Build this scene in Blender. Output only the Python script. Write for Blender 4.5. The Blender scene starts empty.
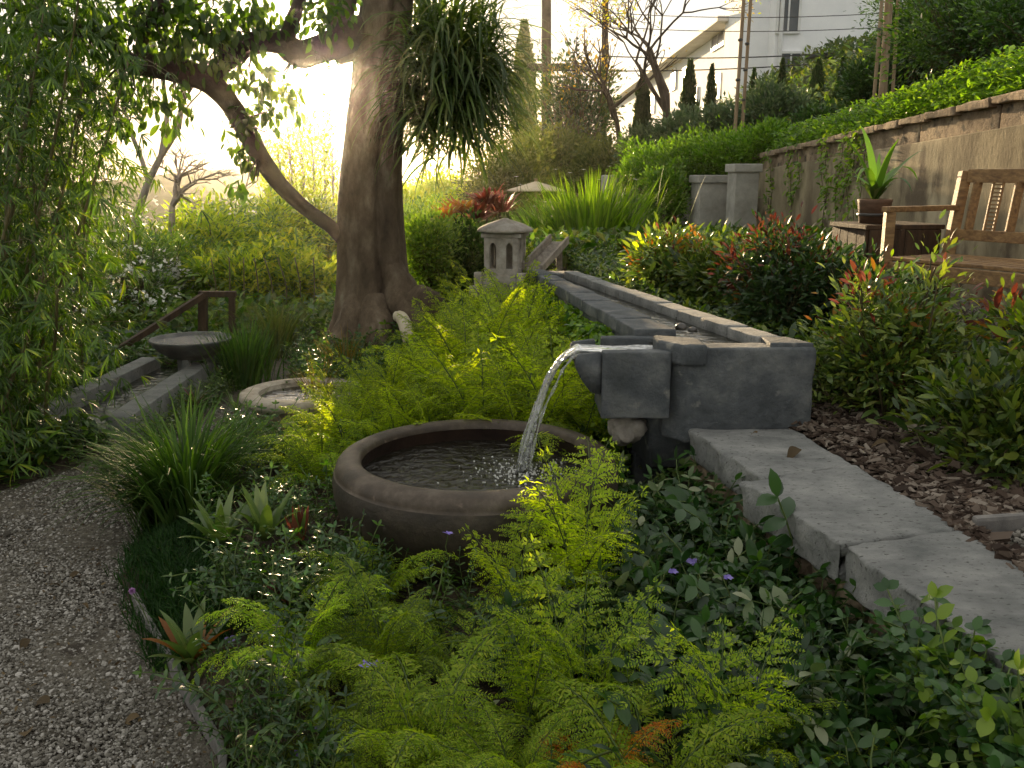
import bpy, bmesh, math, random
import numpy as np
from mathutils import Vector, Matrix, noise
random.seed(11); RG = np.random.default_rng(11)
sc = bpy.context.scene
C = sc.collection
# ------------------------------------------------------------------ camera
FPX = 930.0
PITCH = math.atan(209/FPX)
cam_d = bpy.data.cameras.new('camera'); cam = bpy.data.objects.new('camera', cam_d); C.objects.link(cam)
cam.location = (0, 0, 1.6); cam.rotation_euler = (math.radians(90)-PITCH, 0, 0)
cam_d.sensor_width = 36; cam_d.lens = FPX/1024*36
cam_d.clip_start = 0.05; cam_d.clip_end = 3000
cam_d.dof.use_dof = True; cam_d.dof.focus_distance = 4.2; cam_d.dof.aperture_fstop = 18
sc.camera = cam
# ------------------------------------------------------------------ sky and sun
SUN_EL, SUN_AZ = math.radians(5.9), math.radians(-9.89)       # azimuth measured from +Y towards +X
sd = Vector((math.sin(SUN_AZ)*math.cos(SUN_EL), math.cos(SUN_AZ)*math.cos(SUN_EL), math.sin(SUN_EL)))
w = bpy.data.worlds.new('World'); sc.world = w; w.use_nodes = True
nt = w.node_tree; nt.nodes.clear()
out = nt.nodes.new('ShaderNodeOutputWorld'); bg = nt.nodes.new('ShaderNodeBackground')
sky = nt.nodes.new('ShaderNodeTexSky'); sky.sky_type = 'NISHITA'; sky.sun_disc = False
sky.sun_elevation = SUN_EL; sky.sun_rotation = SUN_AZ; sky.altitude = 100; sky.air_density = 1.0; sky.dust_density = 1.0; sky.ozone_density = 1.0
bg.inputs['Strength'].default_value = 0.10
# the sun's disc and the bright air round it, part of the sky in every direction it is seen from
tc = nt.nodes.new('ShaderNodeTexCoord'); dot = nt.nodes.new('ShaderNodeVectorMath'); dot.operation = 'DOT_PRODUCT'
nrm = nt.nodes.new('ShaderNodeVectorMath'); nrm.operation = 'NORMALIZE'
nt.links.new(tc.outputs['Generated'], nrm.inputs[0]); nt.links.new(nrm.outputs[0], dot.inputs[0]); dot.inputs[1].default_value = sd
def powr(e, s):
    a = nt.nodes.new('ShaderNodeMath'); a.operation = 'MAXIMUM'; a.inputs[1].default_value = 0
    nt.links.new(dot.outputs['Value'], a.inputs[0])
    b = nt.nodes.new('ShaderNodeMath'); b.operation = 'POWER'; b.inputs[1].default_value = e; nt.links.new(a.outputs[0], b.inputs[0])
    c = nt.nodes.new('ShaderNodeMath'); c.operation = 'MULTIPLY'; c.inputs[1].default_value = s; nt.links.new(b.outputs[0], c.inputs[0])
    return c
g1 = powr(5000, 260.0); g2 = powr(900, 0.9); g3 = powr(14, 0.06)
s1 = nt.nodes.new('ShaderNodeMath'); s1.operation = 'ADD'; nt.links.new(g1.outputs[0], s1.inputs[0]); nt.links.new(g2.outputs[0], s1.inputs[1])
s2 = nt.nodes.new('ShaderNodeMath'); s2.operation = 'ADD'; nt.links.new(s1.outputs[0], s2.inputs[0]); nt.links.new(g3.outputs[0], s2.inputs[1])
glow = nt.nodes.new('ShaderNodeBackground'); glow.inputs['Color'].default_value = (1.0, 0.90, 0.74, 1)
nt.links.new(s2.outputs[0], glow.inputs['Strength'])
adds = nt.nodes.new('ShaderNodeAddShader')
hz = nt.nodes.new('ShaderNodeMixRGB'); hz.blend_type = 'MIX'; hz.inputs[0].default_value = 0.9; hz.inputs[2].default_value = (3.35, 3.3, 3.1, 1)
nt.links.new(sky.outputs[0], hz.inputs[1])
nt.links.new(hz.outputs[0], bg.inputs['Color']); nt.links.new(bg.outputs[0], adds.inputs[0]); nt.links.new(glow.outputs[0], adds.inputs[1])
nt.links.new(adds.outputs[0], out.inputs['Surface'])
sl = bpy.data.lights.new('sun', 'SUN'); sl.energy = 5.0; sl.angle = math.radians(0.6); sl.color = (1.0, 0.72, 0.40)
so = bpy.data.objects.new('sun', sl); C.objects.link(so)
so.rotation_euler = sd.to_track_quat('Z', 'Y').to_euler(); so.location = (-8, 40, 12)
sc.view_settings.view_transform = 'Standard'; sc.view_settings.look = 'None'; sc.view_settings.gamma = 1
sc.view_settings.exposure = 1.5
sc.render.engine = 'CYCLES'
cy = sc.cycles
cy.use_denoising = True; cy.max_bounces = 7; cy.diffuse_bounces = 3; cy.glossy_bounces = 3; cy.transmission_bounces = 6
cy.volume_bounces = 0; cy.transparent_max_bounces = 4; cy.caustics_reflective = False; cy.caustics_refractive = False
cy.sample_clamp_indirect = 4; cy.volume_step_rate = 10; cy.volume_max_steps = 16
cy.use_adaptive_sampling = True; cy.adaptive_threshold = 0.02

# ------------------------------------------------------------------ helpers
CP, SP = math.cos(PITCH), math.sin(PITCH)
def ray(px, py):
    x = (px-512)/FPX; v = (384-py)/FPX
    return (x, v*SP+CP, v*CP-SP)
def at(px, py, Y):
    d = ray(px, py); t = Y/d[1]; return np.array((d[0]*t, Y, 1.6+d[2]*t))
def on(px, py, z):
    d = ray(px, py); t = (z-1.6)/d[2]; return np.array((d[0]*t, d[1]*t, z))

class Geo:
    def __init__(s): s.V = []; s.F = []; s.n = 0
    def add(s, V, F, mi=0):
        V = np.asarray(V, float).reshape(-1, 3)
        if isinstance(F, np.ndarray): F = [(F, mi)]
        elif len(F) and not isinstance(F[0][0], np.ndarray): F = group(F, mi)
        for f, m in F: s.F.append((np.asarray(f, int)+s.n, m))
        s.V.append(V); s.n += len(V); return s
    def arr(s):
        d = {}
        for f, m in s.F: d.setdefault((f.shape[1], m), []).append(f)
        return np.concatenate(s.V), [(np.concatenate(v), k[1]) for k, v in d.items()]
    def merge(s, t, M=None, mi=None):
        V, F = t.arr() if isinstance(t, Geo) else t
        if M is not None: V = V @ np.array(M.to_3x3()).T + np.array(M.translation)
        if mi is not None: F = [(f, mi) for f, _ in F]
        return s.add(V, F)
def group(faces, mi=0):
    d = {}
    for f in faces: d.setdefault(len(f), []).append(tuple(f))
    return [(np.array(v, int), mi) for v in d.values()]
def tag(o, label=None, cat=None, grp=None, kind=None):
    if label: o['label'] = label
    if cat: o['category'] = cat
    if grp: o['group'] = grp
    if kind: o['kind'] = kind
    return o
def build(g, name, mats, parent=None, smooth=False, loc=None, rotz=0):
    V, F = g.arr()
    me = bpy.data.meshes.new(name)
    me.vertices.add(len(V)); me.vertices.foreach_set('co', V.astype(np.float32).ravel())
    loops = np.concatenate([f.ravel() for f, _ in F]); sizes = np.concatenate([np.full(len(f), f.shape[1]) for f, _ in F])
    mi = np.concatenate([np.full(len(f), m) for f, m in F])
    me.loops.add(len(loops)); me.loops.foreach_set('vertex_index', loops.astype(np.int32))
    me.polygons.add(len(sizes)); st = np.concatenate([[0], np.cumsum(sizes)[:-1]])
    me.polygons.foreach_set('loop_start', st.astype(np.int32))
    me.polygons.foreach_set('material_index', mi.astype(np.int32))
    me.polygons.foreach_set('use_smooth', np.full(len(sizes), bool(smooth)))
    if not isinstance(mats, (list, tuple)): mats = [mats]
    for m in mats: me.materials.append(m)
    me.update(calc_edges=True); me.validate()
    o = bpy.data.objects.new(name, me); C.objects.link(o)
    if parent is not None: o.parent = parent
    if loc is not None: o.location = [float(v) for v in loc]
    o.rotation_euler.z = rotz
    return o
def empty(name, loc, rotz=0, label=None, cat=None, grp=None):
    o = bpy.data.objects.new(name, None); C.objects.link(o)
    o.location = [float(v) for v in loc]; o.rotation_euler.z = rotz; o.empty_display_size = .1
    return tag(o, label, cat, grp)
def dup(o, loc, rotz=0, s=1.0, label=None, cat=None, grp=None):
    c = o.copy(); C.objects.link(c); c.location = [float(v) for v in loc]; c.rotation_euler.z = rotz
    c.scale = (s, s, s) if not isinstance(s, tuple) else s
    for ch in list(o.children):
        d = ch.copy(); C.objects.link(d); d.parent = c
        for g in list(ch.children):
            e = g.copy(); C.objects.link(e); e.parent = d
    return tag(c, label, cat, grp)
def bmgeo(bm, mi=0):
    bm.verts.ensure_lookup_table()
    V = np.array([v.co[:] for v in bm.verts]); F = [[v.index for v in f.verts] for f in bm.faces]
    bm.free(); return V, group(F, mi)
def box(sx, sy, sz, c=(0, 0, 0), bev=0.006, rz=0, cuts=0, rough=0, seed=0, M=None, mi=0, rough_bottom=0, z0=False):
    """bevelled box centred on c; optional subdivision + noise for worn stone"""
    bm = bmesh.new(); bmesh.ops.create_cube(bm, size=1)
    bmesh.ops.scale(bm, vec=(sx, sy, sz), verts=bm.verts)
    if bev: bmesh.ops.bevel(bm, geom=list(bm.edges), offset=bev, segments=2, affect='EDGES', profile=.6)
    if cuts:
        for ax, L in ((0, sx), (1, sy), (2, sz)):
            n = max(1, int(L/cuts))
            for k in range(1, n):
                co = Vector((0, 0, 0)); co[ax] = -L/2+L*k/n; no = Vector((0, 0, 0)); no[ax] = 1
                bmesh.ops.bisect_plane(bm, geom=bm.verts[:]+bm.edges[:]+bm.faces[:], plane_co=co, plane_no=no)
        bm.normal_update()
        for v in bm.verts:
            p = v.co*9+Vector((seed*7.3, seed*3.1, seed))
            n1 = noise.noise(p)+.5*noise.noise(p*2.7)+.35*noise.noise(p*6)
            v.co += v.normal*rough*n1
    V, F = bmgeo(bm, mi)
    if M is None: M = Matrix.Translation(c) @ Matrix.Rotation(rz, 4, 'Z')
    V = V @ np.array(M.to_3x3()).T + np.array(M.translation)
    return V, F
def prism(poly, z0, z1, mi=0, bev=0.006, cuts=0, rough=0, seed=0, ztop=None, edge_rough=0):
    """vertical prism over a polygon"""
    bm = bmesh.new()
    vs = [bm.verts.new((x, y, z0)) for x, y in poly]; f = bm.faces.new(vs)
    r = bmesh.ops.extrude_face_region(bm, geom=[f])
    tv = [v for v in r['geom'] if isinstance(v, bmesh.types.BMVert)]
    for v in tv: v.co.z = z1 if ztop is None else ztop(v.co.x, v.co.y)
    bmesh.ops.recalc_face_normals(bm, faces=bm.faces)
    if bev: bmesh.ops.bevel(bm, geom=list(bm.edges), offset=bev, segments=2, affect='EDGES', profile=.6)
    if cuts:
        xs = [p[0] for p in poly]; ys = [p[1] for p in poly]
        for ax, a, b in ((0, min(xs), max(xs)), (1, min(ys), max(ys)), (2, z0, max(v.co.z for v in bm.verts))):
            n = max(1, int((b-a)/cuts))
            for k in range(1, n):
                co = Vector((0, 0, 0)); co[ax] = a+(b-a)*k/n; no = Vector((0, 0, 0)); no[ax] = 1
                bmesh.ops.bisect_plane(bm, geom=bm.verts[:]+bm.edges[:]+bm.faces[:], plane_co=co, plane_no=no)
        bm.normal_update()
        for v in bm.verts:
            p = v.co*9+Vector((seed*7.3, seed*3.1, seed))
            n1 = noise.noise(p)+.5*noise.noise(p*2.7)+.35*noise.noise(p*6)
            side = 1-abs(v.normal.z)
            v.co += v.normal*(rough+edge_rough*side)*n1
    return bmgeo(bm, mi)
def tube(pts, rad, n=8, mi=0, cap=True, wob=0, seed=0):
    P = np.array(pts, float); m = len(P); rad = np.full(m, rad) if np.isscalar(rad) else np.array(rad, float)
    T = np.gradient(P, axis=0); T /= np.linalg.norm(T, axis=1)[:, None]+1e-9
    u = np.cross(T[0], (0, 0, 1.0)); 
    if np.linalg.norm(u) < 1e-3: u = np.array((1.0, 0, 0))
    u /= np.linalg.norm(u); V = []
    a = np.arange(n)/n*2*math.pi
    for i in range(m):
        u = u-T[i]*np.dot(u, T[i]); u /= np.linalg.norm(u)+1e-9; v = np.cross(T[i], u)
        r = rad[i]
        rr = np.full(n, r)
        if wob: rr = r*(1+wob*np.array([noise.noise(Vector((math.cos(t)*1.3+seed, math.sin(t)*1.3, i*.35+seed*3))) for t in a]))
        V.append(P[i]+np.outer(np.cos(a)*rr, u)+np.outer(np.sin(a)*rr, v))
    V = np.concatenate(V); i = np.arange(m-1)[:, None]*n; j = np.arange(n)[None]; k = (j+1) % n
    F = np.stack([i+j, i+k, i+n+k, i+n+j], -1).reshape(-1, 4)
    Fs = [(F, mi)]
    if cap: Fs += [(np.array([list(range(n))[::-1]]), mi), (np.array([[(m-1)*n+q for q in range(n)]]), mi)]
    return V, Fs
def spline(pts, k=6):
    P = np.array(pts, float); P = np.vstack([2*P[0]-P[1], P, 2*P[-1]-P[-2]]); o = []
    for i in range(1, len(P)-2):
        for t in np.arange(k)/k:
            a, b, c, d = P[i-1:i+3]
            o.append(.5*((2*b)+(-a+c)*t+(2*a-5*b+4*c-d)*t*t+(-a+3*b-3*c+d)*t**3))
    o.append(P[-2]); return np.array(o)
def lathe(prof, n=48, mi=0, c=(0, 0, 0), close=False):
    pr = np.array(prof); a = np.arange(n)/n*2*math.pi; m = len(pr)
    V = np.stack([np.outer(pr[:, 0], np.cos(a))+c[0], np.outer(pr[:, 0], np.sin(a))+c[1], np.repeat(pr[:, 1][:, None], n, 1)+c[2]], -1).reshape(-1, 3)
    i = np.arange(m-1)[:, None]*n; j = np.arange(n)[None]; k = (j+1) % n
    return V, [(np.stack([i+j, i+k, i+n+k, i+n+j], -1).reshape(-1, 4), mi)]
def bar(a, b, wx, wz, bev=.004, mi=0, up=(0, 0, 1)):
    a = Vector(a); b = Vector(b); d = b-a; L = d.length; d.normalize(); up = Vector(up)
    if abs(d.dot(up)) > .98: up = Vector((0, 1, 0))
    x = d.cross(up).normalized(); z = x.cross(d).normalized()
    M = Matrix(((x[0], d[0], z[0], 0), (x[1], d[1], z[1], 0), (x[2], d[2], z[2], 0), (0, 0, 0, 1)))
    M.translation = (a+b)/2
    return box(wx, L, wz, bev=bev, M=M, mi=mi)
def frames(D, roll=None, upv=(0, 0, 1)):
    """(M,3,3) rotations whose columns are side, direction, normal"""
    D = D/(np.linalg.norm(D, axis=1)[:, None]+1e-9); U = np.tile(np.array(upv, float), (len(D), 1))
    U += RG.normal(0, .02, U.shape)
    X = np.cross(D, U); X /= np.linalg.norm(X, axis=1)[:, None]+1e-9; Z = np.cross(X, D)
    if roll is not None:
        c, s = np.cos(roll)[:, None], np.sin(roll)[:, None]; X, Z = X*c+Z*s, Z*c-X*s
    return np.stack([X, D, Z], -1)
def scatter(g, tmpl, P, Rm, S, mi=None):
    V, F = tmpl; n = len(V); M = len(P)
    if M == 0: return
    S = np.asarray(S, float)
    if S.ndim == 1: S = np.repeat(S[:, None], 3, 1)
    W = np.einsum('mij,mnj->mni', Rm, V[None]*S[:, None, :])+P[:, None, :]
    off = (np.arange(M)*n)[:, None, None]
    g.add(W.reshape(-1, 3), [((f[None]+off).reshape(-1, f.shape[1]), m if mi is None else mi) for f, m in F])
def rot_euler(rx, ry, rz):
    cx, sx, cyy, sy, cz, sz = np.cos(rx), np.sin(rx), np.cos(ry), np.sin(ry), np.cos(rz), np.sin(rz); o = np.zeros_like(cx); l = np.ones_like(cx)
    Rx = np.stack([np.stack([l, o, o], -1), np.stack([o, cx, -sx], -1), np.stack([o, sx, cx], -1)], -2)
    Ry = np.stack([np.stack([cyy, o, sy], -1), np.stack([o, l, o], -1), np.stack([-sy, o, cyy], -1)], -2)
    Rz = np.stack([np.stack([cz, -sz, o], -1), np.stack([sz, cz, o], -1), np.stack([o, o, l], -1)], -2)
    return Rz @ Ry @ Rx

# ------------------------------------------------------------------ leaf shapes (unit length along +Y, normal +Z)
def leaf(wd=.5, rows=4, fold=.12, droop=.25, shape=1.0, twist=0):
    V = []; F = []
    for i in range(rows+1):
        t = i/rows; wv = wd/2*(math.sin(math.pi*min(1, t**shape*.96+.04)))**.8 if 0 < i < rows else (.02 if i == 0 else 0.004)
        y = math.sin(t*1.2*max(droop, .01))/(1.2*max(droop, .01)); z = -droop*t*t*.6
        c, s = math.cos(twist*t), math.sin(twist*t)
        V += [(-wv*c, y, z+fold*wv-wv*s), (0, y, z), (wv*c, y, z+fold*wv+wv*s)]
    for i in range(rows):
        a = 3*i; F += [(a, a+1, a+4, a+3), (a+1, a+2, a+5, a+4)]
    return np.array(V), [(np.array(F), 0)]
def simple_leaf(wd=.4, fold=.1):
    return np.array([(0, 0, 0), (-wd/2, .45, fold), (0, 1, -.08), (wd/2, .45, fold), (0, .5, 0)]), [(np.array([(0, 4, 2, 1), (0, 3, 2, 4)]), 0)]
def blade(wd=.03, rows=6, a0=1.35, a1=-.3, pw=1.5):
    """strap leaf of unit length: starts upward, arches over"""
    V = []; F = []; y = z = 0; ds = 1/rows
    for i in range(rows+1):
        t = i/rows; a = a0+(a1-a0)*t**pw; wv = wd/2*(1-t**3)*(0.7+.6*min(1, t*3)*.5)+.0008
        V += [(-wv, y, z+wv*.25), (0, y, z), (wv, y, z+wv*.25)]
        y += math.cos(a)*ds; z += math.sin(a)*ds
    for i in range(rows):
        b = 3*i; F += [(b, b+1, b+4, b+3), (b+1, b+2, b+5, b+4)]
    return np.array(V), [(np.array(F), 0)]
def compose(items):
    g = Geo()
    for t, M, s in items:
        V, F = t; V = (V*s) @ np.array(M.to_3x3()).T+np.array(M.translation); g.add(V, F)
    return g.arr()
def Mx(loc=(0, 0, 0), rx=0, ry=0, rz=0):
    return Matrix.Translation(loc) @ Matrix.Rotation(rz, 4, 'Z') @ Matrix.Rotation(ry, 4, 'Y') @ Matrix.Rotation(rx, 4, 'X')

# ------------------------------------------------------------------ materials
def newmat(name):
    m = bpy.data.materials.new(name); m.use_nodes = True; nt = m.node_tree; nt.nodes.clear()
    o = nt.nodes.new('ShaderNodeOutputMaterial'); return m, nt, o
def ramp(nt, cols, pos=None, interp='LINEAR'):
    r = nt.nodes.new('ShaderNodeValToRGB'); r.color_ramp.interpolation = interp; e = r.color_ramp.elements
    pos = pos or [i/(len(cols)-1) for i in range(len(cols))]
    while len(e) < len(cols): e.new(.5)
    for k, c in enumerate(cols): e[k].position = pos[k]; e[k].color = (*c, 1)
    return r
def leafmat(name, cols, trans=None, ta=.45, rough=.42, spec=.5, pos=None):
    m, nt, o = newmat(name); L = nt.links
    geo = nt.nodes.new('ShaderNodeNewGeometry'); r = ramp(nt, cols, pos); L.new(geo.outputs['Random Per Island'], r.inputs[0])
    oi = nt.nodes.new('ShaderNodeObjectInfo'); hs = nt.nodes.new('ShaderNodeHueSaturation')
    mr = nt.nodes.new('ShaderNodeMapRange'); mr.inputs[3].default_value = .68; mr.inputs[4].default_value = 1.25
    L.new(oi.outputs['Random'], mr.inputs[0]); L.new(mr.outputs[0], hs.inputs['Value']); L.new(r.outputs[0], hs.inputs['Color'])
    p = nt.nodes.new('ShaderNodeBsdfPrincipled'); p.inputs['Roughness'].default_value = rough; p.inputs['Specular IOR Level'].default_value = spec
    L.new(hs.outputs[0], p.inputs['Base Color'])
    t = nt.nodes.new('ShaderNodeBsdfTranslucent'); mx = nt.nodes.new('ShaderNodeMixRGB'); mx.blend_type = 'MULTIPLY'; mx.inputs[0].default_value = 1
    tr = trans or (1.5, 1.7, .5); mx.inputs[2].default_value = (*tr, 1); L.new(hs.outputs[0], mx.inputs[1]); L.new(mx.outputs[0], t.inputs['Color'])
    s = nt.nodes.new('ShaderNodeMixShader'); s.inputs[0].default_value = ta
    L.new(p.outputs[0], s.inputs[1]); L.new(t.outputs[0], s.inputs[2]); L.new(s.outputs[0], o.inputs['Surface'])
    return m
def surf(name, cols, scale=6, detail=8, rough=.85, bump=.4, bscale=30, pos=None, stretch=(1, 1, 1), spec=.3, spots=None, metallic=0, rough2=None, coords='Object', distort=0, streak=None):
    m, nt, o = newmat(name); L = nt.links
    tcn = nt.nodes.new('ShaderNodeTexCoord'); mp = nt.nodes.new('ShaderNodeMapping'); mp.inputs['Scale'].default_value = stretch
    L.new(tcn.outputs[coords], mp.inputs[0])
    n1 = nt.nodes.new('ShaderNodeTexNoise'); n1.inputs['Scale'].default_value = scale; n1.inputs['Detail'].default_value = detail; n1.inputs['Roughness'].default_value = .65
    n1.inputs['Distortion'].default_value = distort
    L.new(mp.outputs[0], n1.inputs[0]); r = ramp(nt, cols, pos or [.3+.4*i/(len(cols)-1) for i in range(len(cols))]); L.new(n1.outputs[0], r.inputs[0])
    p = nt.nodes.new('ShaderNodeBsdfPrincipled'); p.inputs['Roughness'].default_value = rough; p.inputs['Specular IOR Level'].default_value = spec; p.inputs['Metallic'].default_value = metallic
    col = r.outputs[0]
    if spots:
        v = nt.nodes.new('ShaderNodeTexNoise'); v.inputs['Scale'].default_value = spots[1]; v.inputs['Detail'].default_value = 6; L.new(mp.outputs[0], v.inputs[0])
        rr = ramp(nt, [(0, 0, 0), (1, 1, 1)], [spots[2], spots[2]+.1]); L.new(v.outputs[0], rr.inputs[0])
        mx = nt.nodes.new('ShaderNodeMixRGB'); mx.inputs[2].default_value = (*spots[0], 1); L.new(rr.outputs[0], mx.inputs[0]); L.new(col, mx.inputs[1]); col = mx.outputs[0]
    if streak:
        mps = nt.nodes.new('ShaderNodeMapping'); mps.inputs['Scale'].default_value = (2.8, 2.8, .4); L.new(tcn.outputs[coords], mps.inputs[0])
        ns = nt.nodes.new('ShaderNodeTexNoise'); ns.inputs['Scale'].default_value = 1.0; ns.inputs['Detail'].default_value = 5; L.new(mps.outputs[0], ns.inputs[0])
        rs = ramp(nt, [(0, 0, 0), (1, 1, 1)], [streak[1], streak[1]+.16]); L.new(ns.outputs[0], rs.inputs[0])
        ms = nt.nodes.new('ShaderNodeMixRGB'); ms.inputs[2].default_value = (*streak[0], 1)
        mu = nt.nodes.new('ShaderNodeMath'); mu.operation = 'MULTIPLY'; mu.inputs[1].default_value = .5; L.new(rs.outputs[0], mu.inputs[0]); L.new(mu.outputs[0], ms.inputs[0]); L.new(col, ms.inputs[1]); col = ms.outputs[0]
    L.new(col, p.inputs['Base Color'])
    n2 = nt.nodes.new('ShaderNodeTexNoise'); n2.inputs['Scale'].default_value = bscale; n2.inputs['Detail'].default_value = 10; n2.inputs['Roughness'].default_value = .7; L.new(mp.outputs[0], n2.inputs[0])
    b = nt.nodes.new('ShaderNodeBump'); b.inputs['Strength'].default_value = bump; b.inputs['Distance'].default_value = .02; L.new(n2.outputs[0], b.inputs['Height']); L.new(b.outputs[0], p.inputs['Normal'])
    if rough2:
        q = nt.nodes.new('ShaderNodeMapRange'); q.inputs[3].default_value = rough; q.inputs[4].default_value = rough2; L.new(n1.outputs[0], q.inputs[0]); L.new(q.outputs[0], p.inputs['Roughness'])
    L.new(p.outputs[0], o.inputs['Surface']); return m
def watermat(name, col, rough=.03, bump=.3, rings=None, nscale=18):
    m, nt, o = newmat(name); L = nt.links
    tcn = nt.nodes.new('ShaderNodeTexCoord'); p = nt.nodes.new('ShaderNodeBsdfPrincipled')
    p.inputs['Base Color'].default_value = (*col, 1); p.inputs['Roughness'].default_value = rough; p.inputs['Specular IOR Level'].default_value = .9; p.inputs['IOR'].default_value = 1.33
    n = nt.nodes.new('ShaderNodeTexNoise'); n.inputs['Scale'].default_value = nscale; n.inputs['Detail'].default_value = 4; n.inputs['Distortion'].default_value = .6; L.new(tcn.outputs['Object'], n.inputs[0])
    h = n.outputs[0]
    if rings:
        mp = nt.nodes.new('ShaderNodeMapping'); mp.inputs['Location'].default_value = (-rings[0], -rings[1], 0); L.new(tcn.outputs['Object'], mp.inputs[0])
        wv = nt.nodes.new('ShaderNodeTexWave'); wv.wave_type = 'RINGS'; wv.rings_direction = 'Z'; wv.inputs['Scale'].default_value = rings[2]; wv.inputs['Distortion'].default_value = 3; wv.inputs['Detail'].default_value = 2; L.new(mp.outputs[0], wv.inputs[0])
        ad = nt.nodes.new('ShaderNodeMath'); ad.operation = 'MULTIPLY_ADD'; ad.inputs[1].default_value = .5; L.new(wv.outputs['Fac'], ad.inputs[0]); L.new(h, ad.inputs[2]); h = ad.outputs[0]
    b = nt.nodes.new('ShaderNodeBump'); b.inputs['Strength'].default_value = bump; b.inputs['Distance'].default_value = .03; L.new(h, b.inputs['Height']); L.new(b.outputs[0], p.inputs['Normal'])
    L.new(p.outputs[0], o.inputs['Surface']); return m
# ------------------------------------------------------------------ palette
M_soil = surf('soil', [(.018, .013, .009), (.05, .036, .024), (.10, .075, .05)], 9, bump=.9, bscale=40, rough=.95, spots=((.16, .13, .09), 28, .62))
M_grass_far = surf('hill_grass', [(.05, .07, .03), (.10, .11, .05), (.16, .14, .08)], .6, bump=.4, bscale=6, rough=1)
M_gravelbase = surf('gravel_base', [(.05, .043, .03), (.12, .105, .08), (.21, .19, .155)], 45, bump=1.0, bscale=60, rough=.95, spots=((.05, .04, .03), 3.5, .58))
M_slab = surf('slab_stone', [(.15, .155, .15), (.25, .252, .24), (.36, .355, .335)], 6, detail=14, bump=.8, bscale=70, rough=.85, spots=((.085, .085, .075), 55, .60), stretch=(1, 1.6, 1))
M_blue = surf('blue_stone', [(.048, .054, .058), (.092, .10, .106), (.18, .185, .18)], 6, detail=12, bump=.7, bscale=38, rough=.7, spots=((.24, .235, .215), 13, .63), rough2=.85, streak=((.045, .05, .04), .50))
M_wallst = surf('stucco', [(.12, .095, .055), (.27, .225, .14), (.44, .375, .25)], 2.0, detail=12, bump=.35, bscale=30, rough=.95, stretch=(1, 1, .55), spots=((.11, .085, .055), 3.1, .53), streak=((.10, .08, .05), .52))
M_block = surf('wall_block', [(.10, .07, .045), (.24, .18, .12), (.42, .33, .22)], 5, bump=.8, bscale=26, rough=.95, spots=((.07, .06, .045), 8, .58))
M_pillar = surf('pillar_cement', [(.20, .19, .165), (.31, .30, .265), (.42, .40, .36)], 4, bump=.3, bscale=40, rough=.9)
M_lantern = surf('lantern_stone', [(.19, .165, .14), (.30, .27, .23), (.40, .37, .33)], 14, bump=.4, bscale=60, rough=.9)
M_bowl = surf('glazed_bowl', [(.012, .009, .006), (.034, .025, .016), (.09, .07, .048)], 6, detail=12, bump=.35, bscale=26, rough=.36, rough2=.75, spots=((.24, .22, .20), 7, .68), spec=.5)
M_bowlrim = surf('bowl_rim', [(.022, .015, .009), (.055, .039, .025), (.12, .095, .07)], 9, bump=.2, bscale=40, rough=.4, rough2=.65, spec=.4, spots=((.20, .15, .11), 14, .64))
M_bowlin = surf('bowl_inside', [(.010, .006, .005), (.03, .018, .013), (.05, .03, .02)], 6, bump=.2, rough=.45)
M_basin = surf('basin_stone', [(.25, .21, .16), (.38, .33, .26), (.5, .45, .37)], 12, bump=.5, rough=.9, spots=((.12, .11, .07), 9, .6))
M_dish = surf('dish_stone', [(.05, .052, .05), (.09, .09, .086), (.17, .17, .16)], 10, bump=.3, rough=.6)
M_bark = surf('tree_bark', [(.055, .038, .024), (.135, .098, .064), (.24, .185, .13)], 8, detail=14, bump=1.0, bscale=26, rough=.9, stretch=(1, 1, .45), spots=((.27, .235, .17), 8, .63), streak=((.045, .03, .02), .52))
M_bark2 = surf('dark_bark', [(.035, .024, .016), (.08, .058, .042), (.14, .105, .08)], 6, bump=.9, bscale=14, rough=.95, stretch=(1, 1, .4))
M_paleb = surf('pale_bark', [(.16, .13, .10), (.27, .23, .19), (.36, .32, .27)], 8, bump=.5, bscale=20, rough=.9)
M_stub = surf('peeled_wood', [(.42, .34, .22), (.58, .50, .36), (.66, .59, .45)], 9, bump=.3, rough=.6, stretch=(1, 1, .3))
M_wood = surf('teak', [(.10, .05, .02), (.23, .13, .05), (.36, .22, .09)], 7, bump=.35, bscale=26, rough=.5, rough2=.7, stretch=(1, 1, 6), distort=.6, spec=.5)
M_wood2 = surf('teak_long', [(.10, .05, .02), (.23, .13, .05), (.36, .22, .09)], 7, bump=.35, bscale=26, rough=.5, rough2=.7, stretch=(6, .7, 6), distort=.6, spec=.5)
M_woodk = surf('dark_wood', [(.022, .014, .009), (.055, .034, .02), (.10, .062, .035)], 5, bump=.5, bscale=20, rough=.75, stretch=(3, 3, .5))
M_potw = surf('brown_pot', [(.06, .034, .022), (.11, .065, .04), (.17, .10, .065)], 8, bump=.3, rough=.7, stretch=(1, 1, 4))
M_greyw = surf('grey_timber', [(.12, .10, .08), (.22, .19, .155), (.32, .285, .24)], 8, bump=.5, rough=.8, stretch=(4, 1, 4))
M_bamb = surf('bamboo_culm', [(.06, .055, .02), (.13, .11, .045), (.22, .17, .08)], 4, bump=.1, rough=.4, stretch=(1, 1, .4))
M_pole = surf('pole_wood', [(.18, .12, .07), (.30, .21, .13), (.40, .30, .20)], 9, bump=.3, rough=.8, stretch=(2, 2, .4))
M_metal = surf('dark_metal', [(.02, .018, .016), (.04, .035, .03), (.07, .06, .05)], 9, bump=.1, rough=.45, spec=.6)
M_edge = surf('grey_edging', [(.10, .095, .09), (.16, .15, .14), (.24, .22, .2)], 12, bump=.3, rough=.6)
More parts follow.
